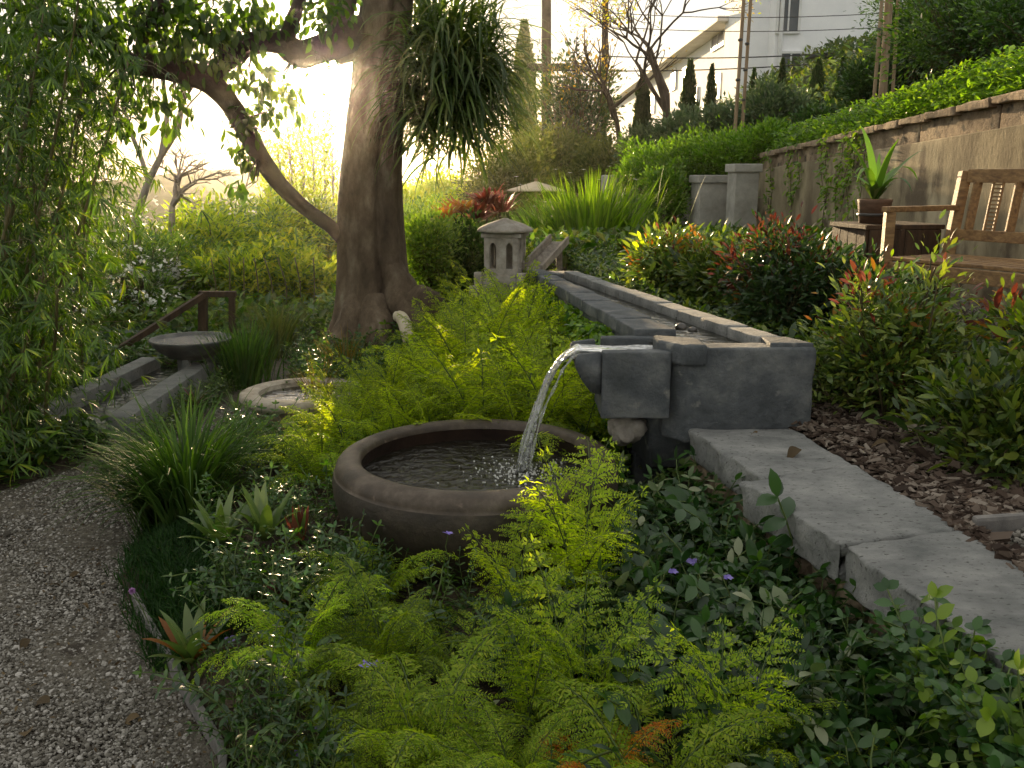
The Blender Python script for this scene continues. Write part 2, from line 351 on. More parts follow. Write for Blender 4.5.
M_white = surf('white_render', [(.76, .77, .78), (.83, .83, .84), (.88, .88, .88)], 1.2, bump=.06, rough=.9)
M_trim = surf('trim_paint', [(.5, .47, .42), (.62, .58, .52), (.7, .66, .6)], 2, bump=.05, rough=.8)
M_frame = surf('window_frame', [(.55, .55, .54), (.65, .65, .64), (.72, .72, .7)], 3, bump=.03, rough=.5)
M_glass = surf('window_glass', [(.05, .06, .07), (.08, .09, .10), (.11, .12, .13)], 1, bump=.01, rough=.35, spec=.4)
M_canvas = surf('canvas', [(.42, .34, .22), (.52, .43, .29), (.58, .5, .36)], 4, bump=.1, rough=.9)
M_cable = surf('cable', [(.02, .02, .02), (.03, .03, .03), (.05, .05, .05)], 4, bump=.0, rough=.6)
M_deadleaf = leafmat('dead_leaf', [(.04, .026, .014), (.08, .055, .028), (.15, .11, .055)], (1.2, .9, .5), .2, .7, .2)
M_mulch = leafmat('bark_chip', [(.022, .014, .010), (.055, .037, .027), (.10, .074, .056), (.22, .185, .15)], (1, 1, 1), .0, .9, .2)
M_stone = leafmat('pebble', [(.036, .031, .023), (.105, .095, .078), (.17, .158, .135), (.33, .31, .28)], (1, 1, 1), .0, .85, .3)
M_water = watermat('pool_water', (.014, .012, .008), .09, .9, nscale=20)
M_water2 = watermat('channel_water', (.02, .02, .014), .02, .35, nscale=14)
# leaves
L_fern = leafmat('fern_frond', [(.21, .31, .015), (.34, .47, .02), (.50, .58, .04)], (1.5, 1.45, .4), .58, .5, .35)
L_plume = leafmat('plume_frond', [(.24, .38, .02), (.38, .54, .03), (.55, .62, .06)], (1.4, 1.5, .45), .55, .5, .35)
L_fernd = leafmat('fern_frond_deep', [(.12, .21, .012), (.23, .34, .02), (.36, .44, .03)], (1.5, 1.5, .4), .52, .5, .35)
L_ferno = leafmat('fern_frond_flare', [(.38, .09, .01), (.50, .20, .015), (.45, .36, .02)], (1.4, 1.1, .5), .5, .5, .3)  # orange of a lens flare put into the frond colour
L_vinca = leafmat('vinca', [(.018, .055, .014), (.035, .095, .02), (.06, .14, .03)], (1.5, 1.8, .5), .3, .36, .5)
L_vincav = leafmat('vinca_pale', [(.09, .15, .05), (.20, .26, .12), (.42, .45, .28)], (1.2, 1.3, .6), .3, .4, .45)
L_small = leafmat('small_leaf', [(.022, .06, .010), (.05, .12, .015), (.10, .19, .02)], (1.5, 1.7, .4), .38, .3, .6)
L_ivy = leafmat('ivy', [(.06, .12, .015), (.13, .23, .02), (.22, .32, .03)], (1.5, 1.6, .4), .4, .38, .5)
L_hill = leafmat('hill_leaf', [(.06, .13, .015), (.12, .24, .02), (.20, .34, .03)], (1.5, 1.6, .4), .42, .38, .5)
L_dark = leafmat('dark_leaf', [(.02, .045, .015), (.04, .085, .025), (.075, .13, .045)], (1.5, 1.7, .5), .35, .36, .5)
L_grey = leafmat('grey_leaf', [(.05, .08, .045), (.09, .13, .07), (.14, .18, .11)], (1.3, 1.5, .7), .35, .5, .35)
L_tree = leafmat('canopy_leaf', [(.03, .06, .012), (.06, .11, .018), (.11, .17, .025)], (1.6, 1.8, .35), .5, .42, .4)
L_strap = leafmat('strap_leaf', [(.03, .06, .012), (.07, .115, .02), (.13, .18, .035)], (1.5, 1.7, .4), .42, .42, .4)
L_blade = leafmat('grass_blade', [(.022, .05, .010), (.045, .10, .016), (.09, .16, .025)], (1.5, 1.7, .4), .35, .55, .25)
L_bladey = leafmat('bronze_blade', [(.14, .10, .02), (.24, .17, .03), (.16, .20, .03)], (1.5, 1.3, .4), .45, .4, .4)
L_mondo = leafmat('mondo_blade', [(.010, .035, .006), (.018, .06, .009), (.03, .085, .012)], (1.4, 1.7, .4), .3, .6, .2)
L_bamboo = leafmat('bamboo_leaf', [(.03, .065, .01), (.06, .125, .015), (.12, .21, .022), (.25, .29, .03)], (1.7, 1.8, .3), .42, .36, .5, pos=[0, .5, .9, 1])
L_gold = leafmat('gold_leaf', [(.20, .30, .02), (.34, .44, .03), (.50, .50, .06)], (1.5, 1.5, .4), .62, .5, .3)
L_yel = leafmat('yellow_leaf', [(.34, .25, .03), (.48, .36, .04), (.40, .24, .04)], (1.4, 1.3, .5), .5, .5, .3)
L_red = leafmat('red_leaf', [(.09, .02, .016), (.16, .045, .03), (.22, .09, .045)], (1.15, .9, .7), .4, .4, .4)
L_orange = leafmat('orange_leaf', [(.20, .07, .015), (.34, .14, .02), (.32, .22, .04)], (1.4, 1.1, .5), .4, .4, .4)
L_nand = leafmat('nandina_leaf', [(.035, .07, .02), (.08, .14, .028), (.16, .22, .04), (.24, .27, .05)], (1.5, 1.6, .5), .35, .36, .5)
L_brom = leafmat('bromeliad_leaf', [(.07, .13, .03), (.12, .19, .05), (.18, .24, .09)], (1.4, 1.5, .5), .35, .3, .5)
L_olive = leafmat('far_olive_leaf', [(.07, .10, .03), (.12, .15, .045), (.17, .19, .06)], (1.4, 1.4, .5), .45, .6, .2)
L_cyp = leafmat('cypress_leaf', [(.03, .055, .02), (.05, .085, .03), (.08, .11, .04)], (1.4, 1.5, .5), .35, .7, .2)
L_clump = leafmat('clump_blade', [(.05, .10, .015), (.11, .20, .02), (.20, .29, .03)], (1.5, 1.6, .4), .45, .6, .2)
M_barkd = surf('limb_bark_backlit', [(.03, .02, .014), (.065, .045, .032), (.11, .08, .06)], 6, bump=.9, bscale=12, rough=.95)  # darker copy of the bark: backlit shade of the limbs is in the colour
L_petal = leafmat('white_petal', [(.72, .72, .68), (.8, .8, .76), (.86, .86, .84)], (1, 1, 1), .4, .5, .3)
L_violet = leafmat('violet_petal', [(.22, .16, .55), (.32, .24, .70), (.40, .32, .75)], (1.2, 1.1, 1.3), .4, .5, .3)
L_pink = leafmat('pink_petal', [(.45, .22, .50), (.58, .32, .62), (.66, .42, .7)], (1.2, 1.0, 1.2), .3, .6, .3)
M_stem = surf('stem', [(.05, .045, .02), (.09, .075, .035), (.13, .10, .05)], 9, bump=.1, rough=.7)
M_stemg = surf('green_stem', [(.05, .08, .02), (.08, .12, .03), (.12, .15, .04)], 9, bump=.1, rough=.6)
M_stemr = surf('red_stem', [(.10, .04, .025), (.17, .07, .04), (.2, .1, .05)], 9, bump=.1, rough=.6)

# ------------------------------------------------------------------ terrain
def ip(y, pts):
    return np.interp(y, [p[0] for p in pts], [p[1] for p in pts])
PR = [(0, -.2), (2.28, -.84), (2.86, -1.22), (3.5, -1.63), (4.6, -1.64), (6.3, -1.62), (8, -1.85), (9, -2.1)]
PL = [(0, -2.9), (3.4, -2.9), (4.3, -2.75), (4.8, -2.5), (5.3, -2.30), (7.0, -2.2), (8, -2.15), (9, -2.1)]
SLL = [(0, 1.16), (1.7, 1.06), (2.46, .935), (2.5, .93), (3.05, .80), (3.73, .715)]
WL = SLL + [(4.2, .62), (5.5, .41), (6.85, .20), (9, -.1), (14, -.6)]
CW = [(0, 3.72), (3, 3.62), (13, 3.30), (30, 3.2)]                  # concrete wall line
def sm(t): t = np.clip(t, 0, 1); return t*t*(3-2*t)
def n2(x, y):
    return (np.sin(x*1.7+y*.6+1)*np.sin(y*1.3-x*.4)+.5*np.sin(x*4.1-y*2.3)*np.sin(y*3.7+2)+.3*np.sin(x*9.3+y*5.1)*np.sin(y*8.1-x*3))
def T(x, y):
    x = np.asarray(x, float); y = np.asarray(y, float)
    pr, pl, wl, cw = ip(y, PR), ip(y, PL), ip(y, WL), ip(y, CW)
    bed = .10*sm((x-pr)/.25)+.10*sm((x-pr)/2.0)+.12*sm((y-4.5)/4)*sm((x-pr)/.6)+.018*n2(x*2, y*2)*sm((x-pr)/.3)
    left = .06*sm((pl-x)/.3)+.02*n2(x, y)*sm((pl-x)/.3)-.5*sm((pl-1.6-x)/2.5)
    h = np.where(x > pr, bed, np.where(x < pl, left, 0))
    up = .555+.035*np.clip(y-3.8, 0, 5.5)+.006*n2(x*3, y*3)
    step = sm((x-wl-.06)/.22)
    h = h+(up-h)*step
    # beyond the garden: falls away on the left, climbs on the right
    far = sm((y-9)/10)
    base = -.5-3.5*sm((y-12)/30)-6*sm((y-40)/80)
    side = sm((x+1.5-.0*y)/9)
    climb = .7+1.9*sm((y-14)/16)
    fz = base*(1-side)+climb*side
    h = h*(1-far)+fz*far
    # bank behind the concrete wall
    b = 1.72+.42*np.clip(6.5-y+6.5, 0, 6.5)/6.5+.32*np.clip(x-cw, 0, 5.5)+.02*n2(x*2, y*2)
    b = b+(1.2+.0*y)*sm((y-14)/14)*sm((x-4)/5)
    kb = sm((x-cw-.16)/.12)*(1-sm((y-13.2)/6)*(1-sm((x-3.2)/4)))
    h = h+(b-h)*kb
    # bowl and basin sit on levelled soil
    return h
def axis(lo, hi, core0, core1, fine, growth=1.13):
    a = list(np.arange(core0, core1+1e-6, fine)); s = fine; v = a[-1]
    while v < hi: s *= growth; v += s; a.append(min(v, hi))
    s = fine; v = a[0]; pre = []
    while v > lo: s *= growth; v -= s; pre.append(max(v, lo))
    return np.array(pre[::-1]+a)
xs = axis(-200, 200, -3.4, 4.2, .05); ys = axis(-60, 190, .6, 9.5, .06)
X, Y = np.meshgrid(xs, ys, indexing='ij'); Z = T(X, Y)
Z = Z+np.where(Y > 60, 0, 0)
g = Geo(); nx, ny = len(xs), len(ys)
i = np.arange(nx-1)[:, None]*ny; j = np.arange(ny-1)[None]
Fq = np.stack([i+j, i+ny+j, i+ny+j+1, i+j+1], -1).reshape(-1, 4)
cx = X[:-1, :-1].ravel(); cyy = Y[:-1, :-1].ravel(); farm = (cyy > 16) | (cx < -9) | (cx > 9)
V = np.stack([X, Y, Z], -1).reshape(-1, 3)
g.add(V, [(Fq[~farm], 0), (Fq[farm], 1)])
tag(build(g, 'ground', [M_soil, M_grass_far], smooth=True), kind='structure')
# gravel path sheet
g = Geo(); yy = np.arange(.3, 8.9, .08); uu = np.linspace(0, 1, 16); V = []
for y in yy:
    l, r = ip(y, PL)-.02, ip(y, PR)+.05+.03*math.sin(y*7)
    for u in uu:
        x = l+(r-l)*u; V.append((x, y, float(T(x, y))+.005+.006*math.sin(x*7+y*3)*math.sin(y*6)))
m = len(uu); F = [(a*m+b, a*m+b+1, (a+1)*m+b+1, (a+1)*m+b) for a in range(len(yy)-1) for b in range(m-1)]
g.add(V, F); tag(build(g, 'gravel_path', M_gravelbase, smooth=True), kind='structure')
# gravel sheet round the bench
g = Geo(); V = []; yy = np.arange(1.2, 9, .1)
for y in yy:
    l = 1.42+.02*math.sin(y*5) if y < 2.55 else (2.0 if y > 3.0 else 1.42+.58*(y-2.55)/.45)
    for u in uu:
        x = l+(ip(y, CW)-l)*u; V.append((x, y, float(T(x, y))+.012))
F = [(a*m+b, a*m+b+1, (a+1)*m+b+1, (a+1)*m+b) for a in range(len(yy)-1) for b in range(m-1)]
g.add(V, F); tag(build(g, 'terrace_gravel', M_gravelbase, smooth=True), kind='structure')
# pebbles
def ico():
    bm = bmesh.new(); bmesh.ops.create_icosphere(bm, subdivisions=1, radius=.5)
    return bmgeo(bm)
pebs = []
for k in range(5):
    V, F = ico(); V = V*(1+RG.uniform(-.28, .28, (len(V), 1)))*np.array((1, RG.uniform(.6, .9), RG.uniform(.45, .7))); pebs.append((V, F))
def pebbles(n, fx, size, name, dz=.004):
    g = Geo(); per = n//5
    for k in range(5):
        P = fx(per); M = len(P)
        P[:, 2] = T(P[:, 0], P[:, 1])+dz+RG.uniform(-.002, .006, M)
        Rm = rot_euler(RG.uniform(-.6, .6, M), RG.uniform(-.6, .6, M), RG.uniform(0, 6.28, M))
        scatter(g, pebs[k], P, Rm, size*RG.lognormal(0, .3, M))
    return tag(build(g, name, M_stone, smooth=False), kind='stuff')
def fpath(n):
    y = 1.7+RG.power(1, n)**1.6*4.6; l, r = ip(y, PL), ip(y, PR); lx = np.maximum(l, -.62*y-.2)
    x = lx+(r+.03-lx)*RG.uniform(0, 1, n); return np.stack([x, y, 0*y], -1)
pebbles(52000, fpath, .0125, 'path_gravel')
def fter(n):
    y = RG.uniform(1.8, 6.6, n); l = np.where(y < 2.55, 1.44, np.where(y > 3.0, 2.02, 1.44+.58*(y-2.55)/.45)); r = np.minimum(ip(y, CW), .62*y+.2)
    x = l+(np.maximum(r, l+.01)-l)*RG.uniform(0, 1, n); return np.stack([x, y, 0*y], -1)
pebbles(17000, fter, .014, 'bench_gravel', .014)
# bark mulch
chip = []
for k in range(6):
    V, F = box(1, .38, .14, bev=0); V = V+RG.uniform(-.12, .12, V.shape)*np.array((1, .6, .4)); V[V[:, 0] > 0, 1] *= .45+RG.random()*.4; chip.append((V, F))
g = Geo()
for k in range(6):
    M = 1900; y = RG.uniform(2.2, 4.5, M); l = ip(y, [(0, 1.4), (2.3, 1.37), (2.59, 1.335), (3.28, 1.24), (3.73, 1.17), (4.5, 1.2)]); r = np.where(y < 2.6, l+.02, np.where(y < 3.1, l+.05+(y-2.6)*1.6, 2.3))
    x = l+(r-l)*RG.random(M); P = np.stack([x, y, T(x, y)+.006+RG.uniform(0, .025, M)], -1)
    scatter(g, chip[k], P, rot_euler(RG.normal(0, .3, M), RG.normal(0, .3, M), RG.uniform(0, 6.28, M)), .030*RG.lognormal(0, .45, M))
# litter in the planted bed
M = 2500; y = RG.uniform(1.6, 7, M); x = ip(y, PR)+(ip(y, WL)-ip(y, PR))*RG.random(M)
tag(build(g, 'bark_mulch', M_mulch), kind='stuff')
g = Geo(); scatter(g, leaf(.45, 3, .2, .5), np.stack([x, y, T(x, y)+.008], -1), rot_euler(RG.normal(0, .4, M), RG.normal(0, .4, M), RG.uniform(0, 6.28, M)), RG.uniform(.02, .045, M))
tag(build(g, 'leaf_litter', M_deadleaf), kind='stuff')

# ------------------------------------------------------------------ distant land
g = Geo(); M = 900; P = fpath(M); P[:, 2] = T(P[:, 0], P[:, 1])+.016; scatter(g, leaf(.4, 3, .2, .5), P, rot_euler(RG.normal(0, .5, M), RG.normal(0, .5, M), RG.uniform(0, 6.28, M)), RG.uniform(.008, .026, M)); tag(build(g, 'path_litter', M_deadleaf), kind='stuff')
def ridge(name, Y0, X0, X1, zf, depth, mat, n=90):
    g = Geo(); V = []; F = []
    for k in range(n):
        x = X0+(X1-X0)*k/(n-1); zt = zf(x)
        V += [(x, Y0-depth*.5, -14), (x, Y0-depth*.25, zt*.5-6), (x, Y0, zt), (x, Y0+depth*.5, -14)]
    for k in range(n-1):
        for q in range(3): F.append((4*k+q, 4*k+4+q, 4*k+5+q, 4*k+1+q))
    g.add(V, F); return tag(build(g, name, mat, smooth=True), kind='structure')
ridge('hills', 150, -190, 190, lambda x: 1.2+1.4*math.sin(x*.012+1)+0.7*math.sin(x*.05)+1.2*math.sin(x*.11), 40, M_grass_far, 160)

# ------------------------------------------------------------------ terrace stone
S = [[(.735, 3.715), (.865, 3.065), (1.24, 3.235), (1.165, 3.715)],
     [(.79, 3.02), (.93, 2.475), (1.33, 2.60), (1.24, 3.225)],
     [(.935, 2.455), (1.16, 1.25), (1.62, 1.25), (1.335, 2.585)]]
lab = ['weathered grey stone slab touching the blue stone trough block, with dry leaves on it',
       'middle grey stone slab of the low wall top, chipped along its rough front edge',
       'large grey stone slab of the wall top running out of frame, ivy creeping over it']
for k, q in enumerate(S):
    V, F = prism(q, .455, .575+.004*k, bev=.010, cuts=.03, rough=.0025, seed=k+3, edge_rough=.026)
    g = Geo(); g.add(V, F); tag(build(g, 'stone_slab', M_slab, smooth=True), lab[k], 'stone slab', 'slabs capping the retaining wall')
# rough stones below the slabs
g = Geo()
rw = empty('retaining_wall', (.86, 2.6, 0), 0, 'rough low stone retaining wall under the grey slabs, overgrown with leaves', 'retaining wall')
for k in range(16):
    for r in range(3):
        y = 1.45+k*.15+(.07 if r % 2 else 0); x = ip(y, SLL)+.12+RG.uniform(-.02, .02)
        V, F = box(.16, .145, .13, c=(x, y, .40-.125*r), bev=.03, cuts=.04, rough=.014, seed=k*3+r, rz=.2); g.add(V, F)
tg = build(g, 'stonework', M_block, rw, smooth=True); tg.location = (-.86, -2.6, 0)
def stone(x, y, z, s, lab, mat=M_lantern, sd=1):
    bm = bmesh.new(); bmesh.ops.create_icosphere(bm, subdivisions=4, radius=1)
    for v in bm.verts:
        n1 = noise.noise(v.co*1.5+Vector((sd, sd, 0))); v.co *= 1+.40*n1+.14*noise.noise(v.co*4)+.05*noise.noise(v.co*11)
    V, F = bmgeo(bm); g = Geo(); g.add(V*np.array(s), F); tag(build(g, 'field_stone', mat, smooth=True, loc=(x, y, z)), lab, 'stone')
p = at(627, 424, 3.92); stone(p[0], p[1], p[2]-.02, (.075, .08, .075), 'rounded pale stone tucked beneath the stone water spout')

# ------------------------------------------------------------------ raised water channel
ZT = .92
ch = empty('water_channel', (.7, 4.0, .5), 0, 'long raised stone water channel of blue-grey blocks pouring into the brown bowl', 'water channel')
def cpart(g, name, mat, smooth=True):
    o = build(g, name, mat, ch, smooth=smooth); o.location = (-.7, -4.0, -.5); return o
# end block: body with overhanging cap on the left
g = Geo()
g.add(*prism([(.728, 3.75), (1.255, 3.775), (1.255, 3.90), (.645, 3.90), (.645, 3.86)], .50, ZT-.015, bev=.012, cuts=.04, rough=.003, edge_rough=.006, seed=2))
cpart(g, 'end_block', M_blue)
g = Geo(); g.add(*prism([(.612, 3.85), (.70, 3.732), (.80, 3.735), (.80, 3.90), (.612, 4.0)], ZT-.085, ZT+.002, bev=.014, cuts=.04, rough=.003, edge_rough=.004, seed=6))
cpart(g, 'corner_cap', M_blue)
# left wall: body plus coping stones; right wall the same
def lerp2(a, b, t): return (a[0]+(b[0]-a[0])*t, a[1]+(b[1]-a[1])*t)
A0, A1, B0, B1 = (.555, 4.15), (.745, 4.16), (.12, 6.85), (.235, 6.87)      # left wall outer/inner, near/far
g = Geo(); g.add(*prism([(A0[0]+.02, A0[1]+.01), (A1[0]-.01, A1[1]+.005), B1, (B0[0]+.02, B0[1])], -.05, ZT-.065, bev=.006)); cpart(g, 'left_wall_core', M_blue)
for k in range(8):
    t0, t1 = k/8, (k+1)/8-.003
    g = Geo(); g.add(*prism([lerp2(A0, B0, t0), lerp2(A1, B1, t0), lerp2(A1, B1, t1), lerp2(A0, B0, t1)], ZT-.065, ZT+.004*math.sin(k*2.1), bev=.007, cuts=.06, rough=.0025, edge_rough=.004, seed=k+10))
    cpart(g, 'coping_stone', M_blue)
D0, D1, E0, E1 = (1.055, 3.95), (1.165, 3.95), (.375, 6.75), (.465, 6.78)
g = Geo(); g.add(*prism([(D0[0]+.01, 3.95), (D1[0]-.01, 3.95), (E1[0]-.01, E1[1]), (E0[0]+.01, E0[1])], .3, ZT-.055, bev=.004)); cpart(g, 'right_wall_core', M_block)
for k in range(10):
    t0, t1 = k/10, (k+1)/10-.003
    g = Geo(); g.add(*prism([lerp2(D0, E0, t0), lerp2(D1, E1, t0), lerp2(D1, E1, t1), lerp2(D0, E0, t1)], ZT-.055, ZT+.003*math.sin(k*1.7), bev=.006, cuts=.06, rough=.0025, edge_rough=.004, seed=k+30))
    cpart(g, 'coping_stone', M_slab)
g = Geo(); g.add(*prism([(1.07, 3.79), (1.25, 3.79), (1.18, 3.948), (1.07, 3.948)], ZT-.03, ZT+.002, bev=.006)); cpart(g, 'corner_cap', M_blue)
g = Geo(); g.add(*prism([B0, (E1[0], E1[1]), (E1[0]+.02, 6.98), (B0[0], 6.98)], .3, ZT-.02, bev=.01, cuts=.06, rough=.004)); cpart(g, 'head_block', M_blue)
g = Geo(); g.add(*prism([(.60, 3.905), (1.10, 3.905), (.42, 6.8), (.18, 6.85)], .35, ZT-.15, bev=0)); cpart(g, 'channel_bed', M_blue)
# water surface in the channel: one sheet reaching the spout
zw = ZT-.05
g = Geo(); V = []; nn = 40
for k in range(nn+1):
    t = k/nn; l, r = lerp2((.64, 3.905), (.22, 6.85), t), lerp2((1.075, 3.905), (.385, 6.78), t)
    for q in range(7): V.append((l[0]+(r[0]-l[0])*q/6, l[1]+(r[1]-l[1])*q/6, zw))
g.add(V, [(k*7+q, k*7+q+1, k*7+q+8, k*7+q+7) for k in range(nn) for q in range(6)]); cpart(g, 'water', M_water2)
# spout: U trough pointing left over the bowl
g = Geo()
sy0, sy1 = 3.78, 4.10; sx0, sx1 = .275, .66
g.add(*prism([(.375, sy0), (sx1, sy0), (sx1, sy0+.07), (.375, sy0+.07)], .60, ZT-.035, bev=.008, cuts=.04, rough=.003, seed=9))
g.add(*prism([(.375, sy0+.072), (sx1, sy0+.072), (sx1, sy1), (.375, sy1)], .60, ZT-.09, bev=.004, cuts=.05, rough=.002, seed=8))
g.add(*prism([(.40, sy1+.001), (sx1, sy1+.001), (sx1, sy1+.07), (.40, sy1+.07)], .60, ZT-.03, bev=.008, cuts=.04, rough=.003, seed=7))
cpart(g, 'spout_block', M_blue)
bm = bmesh.new(); prof = [(.374, .70), (.374, ZT-.04), (.265, ZT-.055), (.262, ZT-.10), (.29, .765), (.33, .71)]
vs = [bm.verts.new((x, sy0+.01, z)) for x, z in prof]; f = bm.faces.new(vs); r = bmesh.ops.extrude_face_region(bm, geom=[f])
for v in r['geom']:
    if isinstance(v, bmesh.types.BMVert): v.co.y += .05
vs = [bm.verts.new((x, sy1+.005, z)) for x, z in prof]; f = bm.faces.new(vs); r = bmesh.ops.extrude_face_region(bm, geom=[f])
for v in r['geom']:
    if isinstance(v, bmesh.types.BMVert): v.co.y += .05
prof2 = [(.374, .70), (.374, ZT-.092), (.262, ZT-.094), (.29, .765), (.33, .71)]
vs = [bm.verts.new((x, sy0+.061, z)) for x, z in prof2]; f = bm.faces.new(vs); r = bmesh.ops.extrude_face_region(bm, geom=[f])
for v in r['geom']:
    if isinstance(v, bmesh.types.BMVert): v.co.y = sy1+.004
bmesh.ops.recalc_face_normals(bm, faces=bm.faces); bmesh.ops.bevel(bm, geom=list(bm.edges), offset=.006, segments=2, affect='EDGES')
g = Geo(); g.add(*bmgeo(bm)); cpart(g, 'spout_lip', M_blue)
# falling water: a sheet that narrows into a rope
wf, nt_, o_ = newmat('falling_water'); gl = nt_.nodes.new('ShaderNodeBsdfPrincipled'); gl.inputs['Base Color'].default_value = (.95, .97, .95, 1); gl.inputs['Roughness'].default_value = .06
gl.inputs['IOR'].default_value = 1.33; gl.inputs['Transmission Weight'].default_value = .85; gl.inputs['Specular IOR Level'].default_value = 1
nn_ = nt_.nodes.new('ShaderNodeTexNoise'); nn_.inputs['Scale'].default_value = 12; tcc = nt_.nodes.new('ShaderNodeTexCoord'); mpp = nt_.nodes.new('ShaderNodeMapping'); mpp.inputs['Scale'].default_value = (1, 6, .5)
nt_.links.new(tcc.outputs['Object'], mpp.inputs[0]); nt_.links.new(mpp.outputs[0], nn_.inputs[0]); bb = nt_.nodes.new('ShaderNodeBump'); bb.inputs['Strength'].default_value = .8; bb.inputs['Distance'].default_value = .03
nt_.links.new(nn_.outputs[0], bb.inputs['Height']); nt_.links.new(bb.outputs[0], gl.inputs['Normal']); nt_.links.new(gl.outputs[0], o_.inputs['Surface'])
g = Geo(); V = []; n = 26; m = 14
px0 = .62; zs = ZT-.053
for k in range(n+1):
    t = k/n
    if t < .35: u = t/.35; x = px0-(px0-.29)*u; z = zs+.006*math.sin(u*9)*.4; hw = .085-.018*u; th = .008+.006*u
    else:
        u = (t-.35)/.65; x = .29-.245*u**.72; z = zs-.42*u**1.9-.012*u; hw = .060*(1-u)**1.3+.024; th = .021+.006*(1-u)
    xc = x
    for q in range(m):
        a = q/m*2*math.pi; wob = 1+.16*noise.noise(Vector((k*.35, q*.9, 0)))
        V.append((xc+th*math.sin(a)*.9*wob*(1 if t > .35 else .2), 3.945+hw*math.cos(a)*wob-(.34*max(0, (t-.35)/.65)), z+(th*math.sin(a) if t <= .4 else th*.6*math.sin(a))))
F = [(k*m+q, k*m+(q+1) % m, (k+1)*m+(q+1) % m, (k+1)*m+q) for k in range(n) for q in range(m)]
g.add(V, F)
for q_, (dx_, dy_, rr_) in enumerate([(-.012, -.075, .008), (.006, .045, .006), (-.02, -.02, .007), (.012, -.11, .005)]):
    pts = []
    for k in range(22):
        u = k/21; pts.append((.29-.245*u**(.72+.05*q_)+dx_*(.4+u)+.004*math.sin(u*11+q_), 3.945-.34*u+dy_*(1-.6*u), zs-.42*u**1.9-.012*u+.004*math.sin(u*23+q_*2)))
    g.add(*tube(pts, rr_*(1+.45*np.sin(np.linspace(0, 19+q_*5, 22)+q_)), 7))
tag(build(g, 'falling_water', wf, smooth=True), 'bright stream of water arcing from the stone spout into the bowl', 'water stream')
for k, (px, py, Yd, s) in enumerate([(663, 324, 4.5, .03), (674, 330, 4.42, .022)]):
    p = at(px, py, Yd); bm = bmesh.new(); bmesh.ops.create_icosphere(bm, subdivisions=3, radius=s)
    for v in bm.verts: v.co *= 1+.2*noise.noise(v.co*40+Vector((k, 0, 0))); v.co.z *= .7
    g = Geo(); g.add(*bmgeo(bm)); tag(build(g, 'pebble', M_metal, smooth=True, loc=(p[0]+.09, p[1], zw+.004)), ['larger black pebble standing out of the channel water', 'smaller black pebble beside the larger one in the channel water'][k], 'pebble')
# flume feeding the channel
fl = empty('water_flume', at(532, 268, 6.95), 0, 'slanted grey timber flume feeding the far end of the stone channel', 'water flume')
a = at(524, 269, 6.95); b = at(552, 240, 7.6); off = np.array(fl.location)
def fpart(name, p, q, wx, wz, mat=M_greyw):
    g = Geo(); g.add(*bar(np.array(p)-off, np.array(q)-off, wx, wz)); return build(g, name, mat, fl)
fpart('base_board', a+(.06, 0, -.02), b+(.06, 0, -.02), .12, .02)
fpart('side_board', a+(-.01, 0, .01), b+(-.01, 0, .01), .02, .08); fpart('side_board', a+(.13, 0, .0), b+(.13, 0, .0), .02, .06, M_paleb)
fpart('support_post', b+(.06, .0, -.04), b+(.06, .0, -.8), .05, .05)

# ------------------------------------------------------------------ the bowl
bw = empty('water_bowl', (-.145, 3.60, .08), 0, 'large round brown ceramic bowl of rippling water with a thick rim', 'water bowl')
H = .43
g = Geo(); g.add(*lathe([(0, 0), (.36, 0), (.44, .02), (.50, .09), (.548, .19), (.572, .29), (.575, .34), (.568, .372)], 96)); build(g, 'body', M_bowl, bw, smooth=True)
g = Geo(); g.add(*lathe([(.568, .372), (.563, .375), (.562, .385), (.558, .402), (.546, .418), (.522, .430), (.492, .434), (.472, .430), (.462, .418), (.458, .40)], 96)); build(g, 'rim', M_bowlrim, bw, smooth=True)
g = Geo(); g.add(*lathe([(.455, .40), (.468, .36), (.475, .30), (.46, .15), (.3, .05), (0, .04)], 96)); build(g, 'inner_wall', M_bowlin, bw, smooth=True)
g = Geo(); V = [(0, 0, .345)]; rr = np.linspace(.01, .472, 60); na = 120
def wz(x, y):
    d = math.hypot(x-.19, y-.0); return .345+.0016*math.sin(d*80+2*noise.noise(Vector((x*7, y*7, 3))))*math.exp(-d*3.5)+.0022*noise.noise(Vector((x*26, y*26, 0)))+.0014*noise.noise(Vector((x*60, y*60, 7)))
for r in rr:
    for q in range(na):
        a = q/na*2*math.pi; x, y = r*math.cos(a), r*math.sin(a); V.append((x, y, wz(x, y)))
F = [(0, 1+q, 1+(q+1) % na) for q in range(na)]
F2 = [(1+k*na+q, 1+(k+1)*na+q, 1+(k+1)*na+(q+1) % na, 1+k*na+(q+1) % na) for k in range(59) for q in range(na)]
g.add(V, [(np.array(F), 0), (np.array(F2), 0)]); build(g, 'water', M_water, bw, smooth=True)
# foam bubbles on the water where the stream lands
foam = leafmat('foam', [(.5, .5, .46), (.65, .65, .6), (.8, .8, .76)], (1, 1, 1), .3, .1, .9)
g = Geo(); V, F = ico(); M = 330; a = RG.uniform(0, 6.28, M); r = .02+np.abs(RG.normal(0, .12, M)); P = np.stack([.19+r*np.cos(a), r*np.sin(a), np.full(M, .347)], -1)
k = np.hypot(P[:, 0], P[:, 1]) < .44; scatter(g, (V, F), P[k], rot_euler(a*0, a*0, a)[k], RG.uniform(.004, .012, M)[k]); tag(build(g, 'foam', foam, bw, smooth=True), kind='stuff')

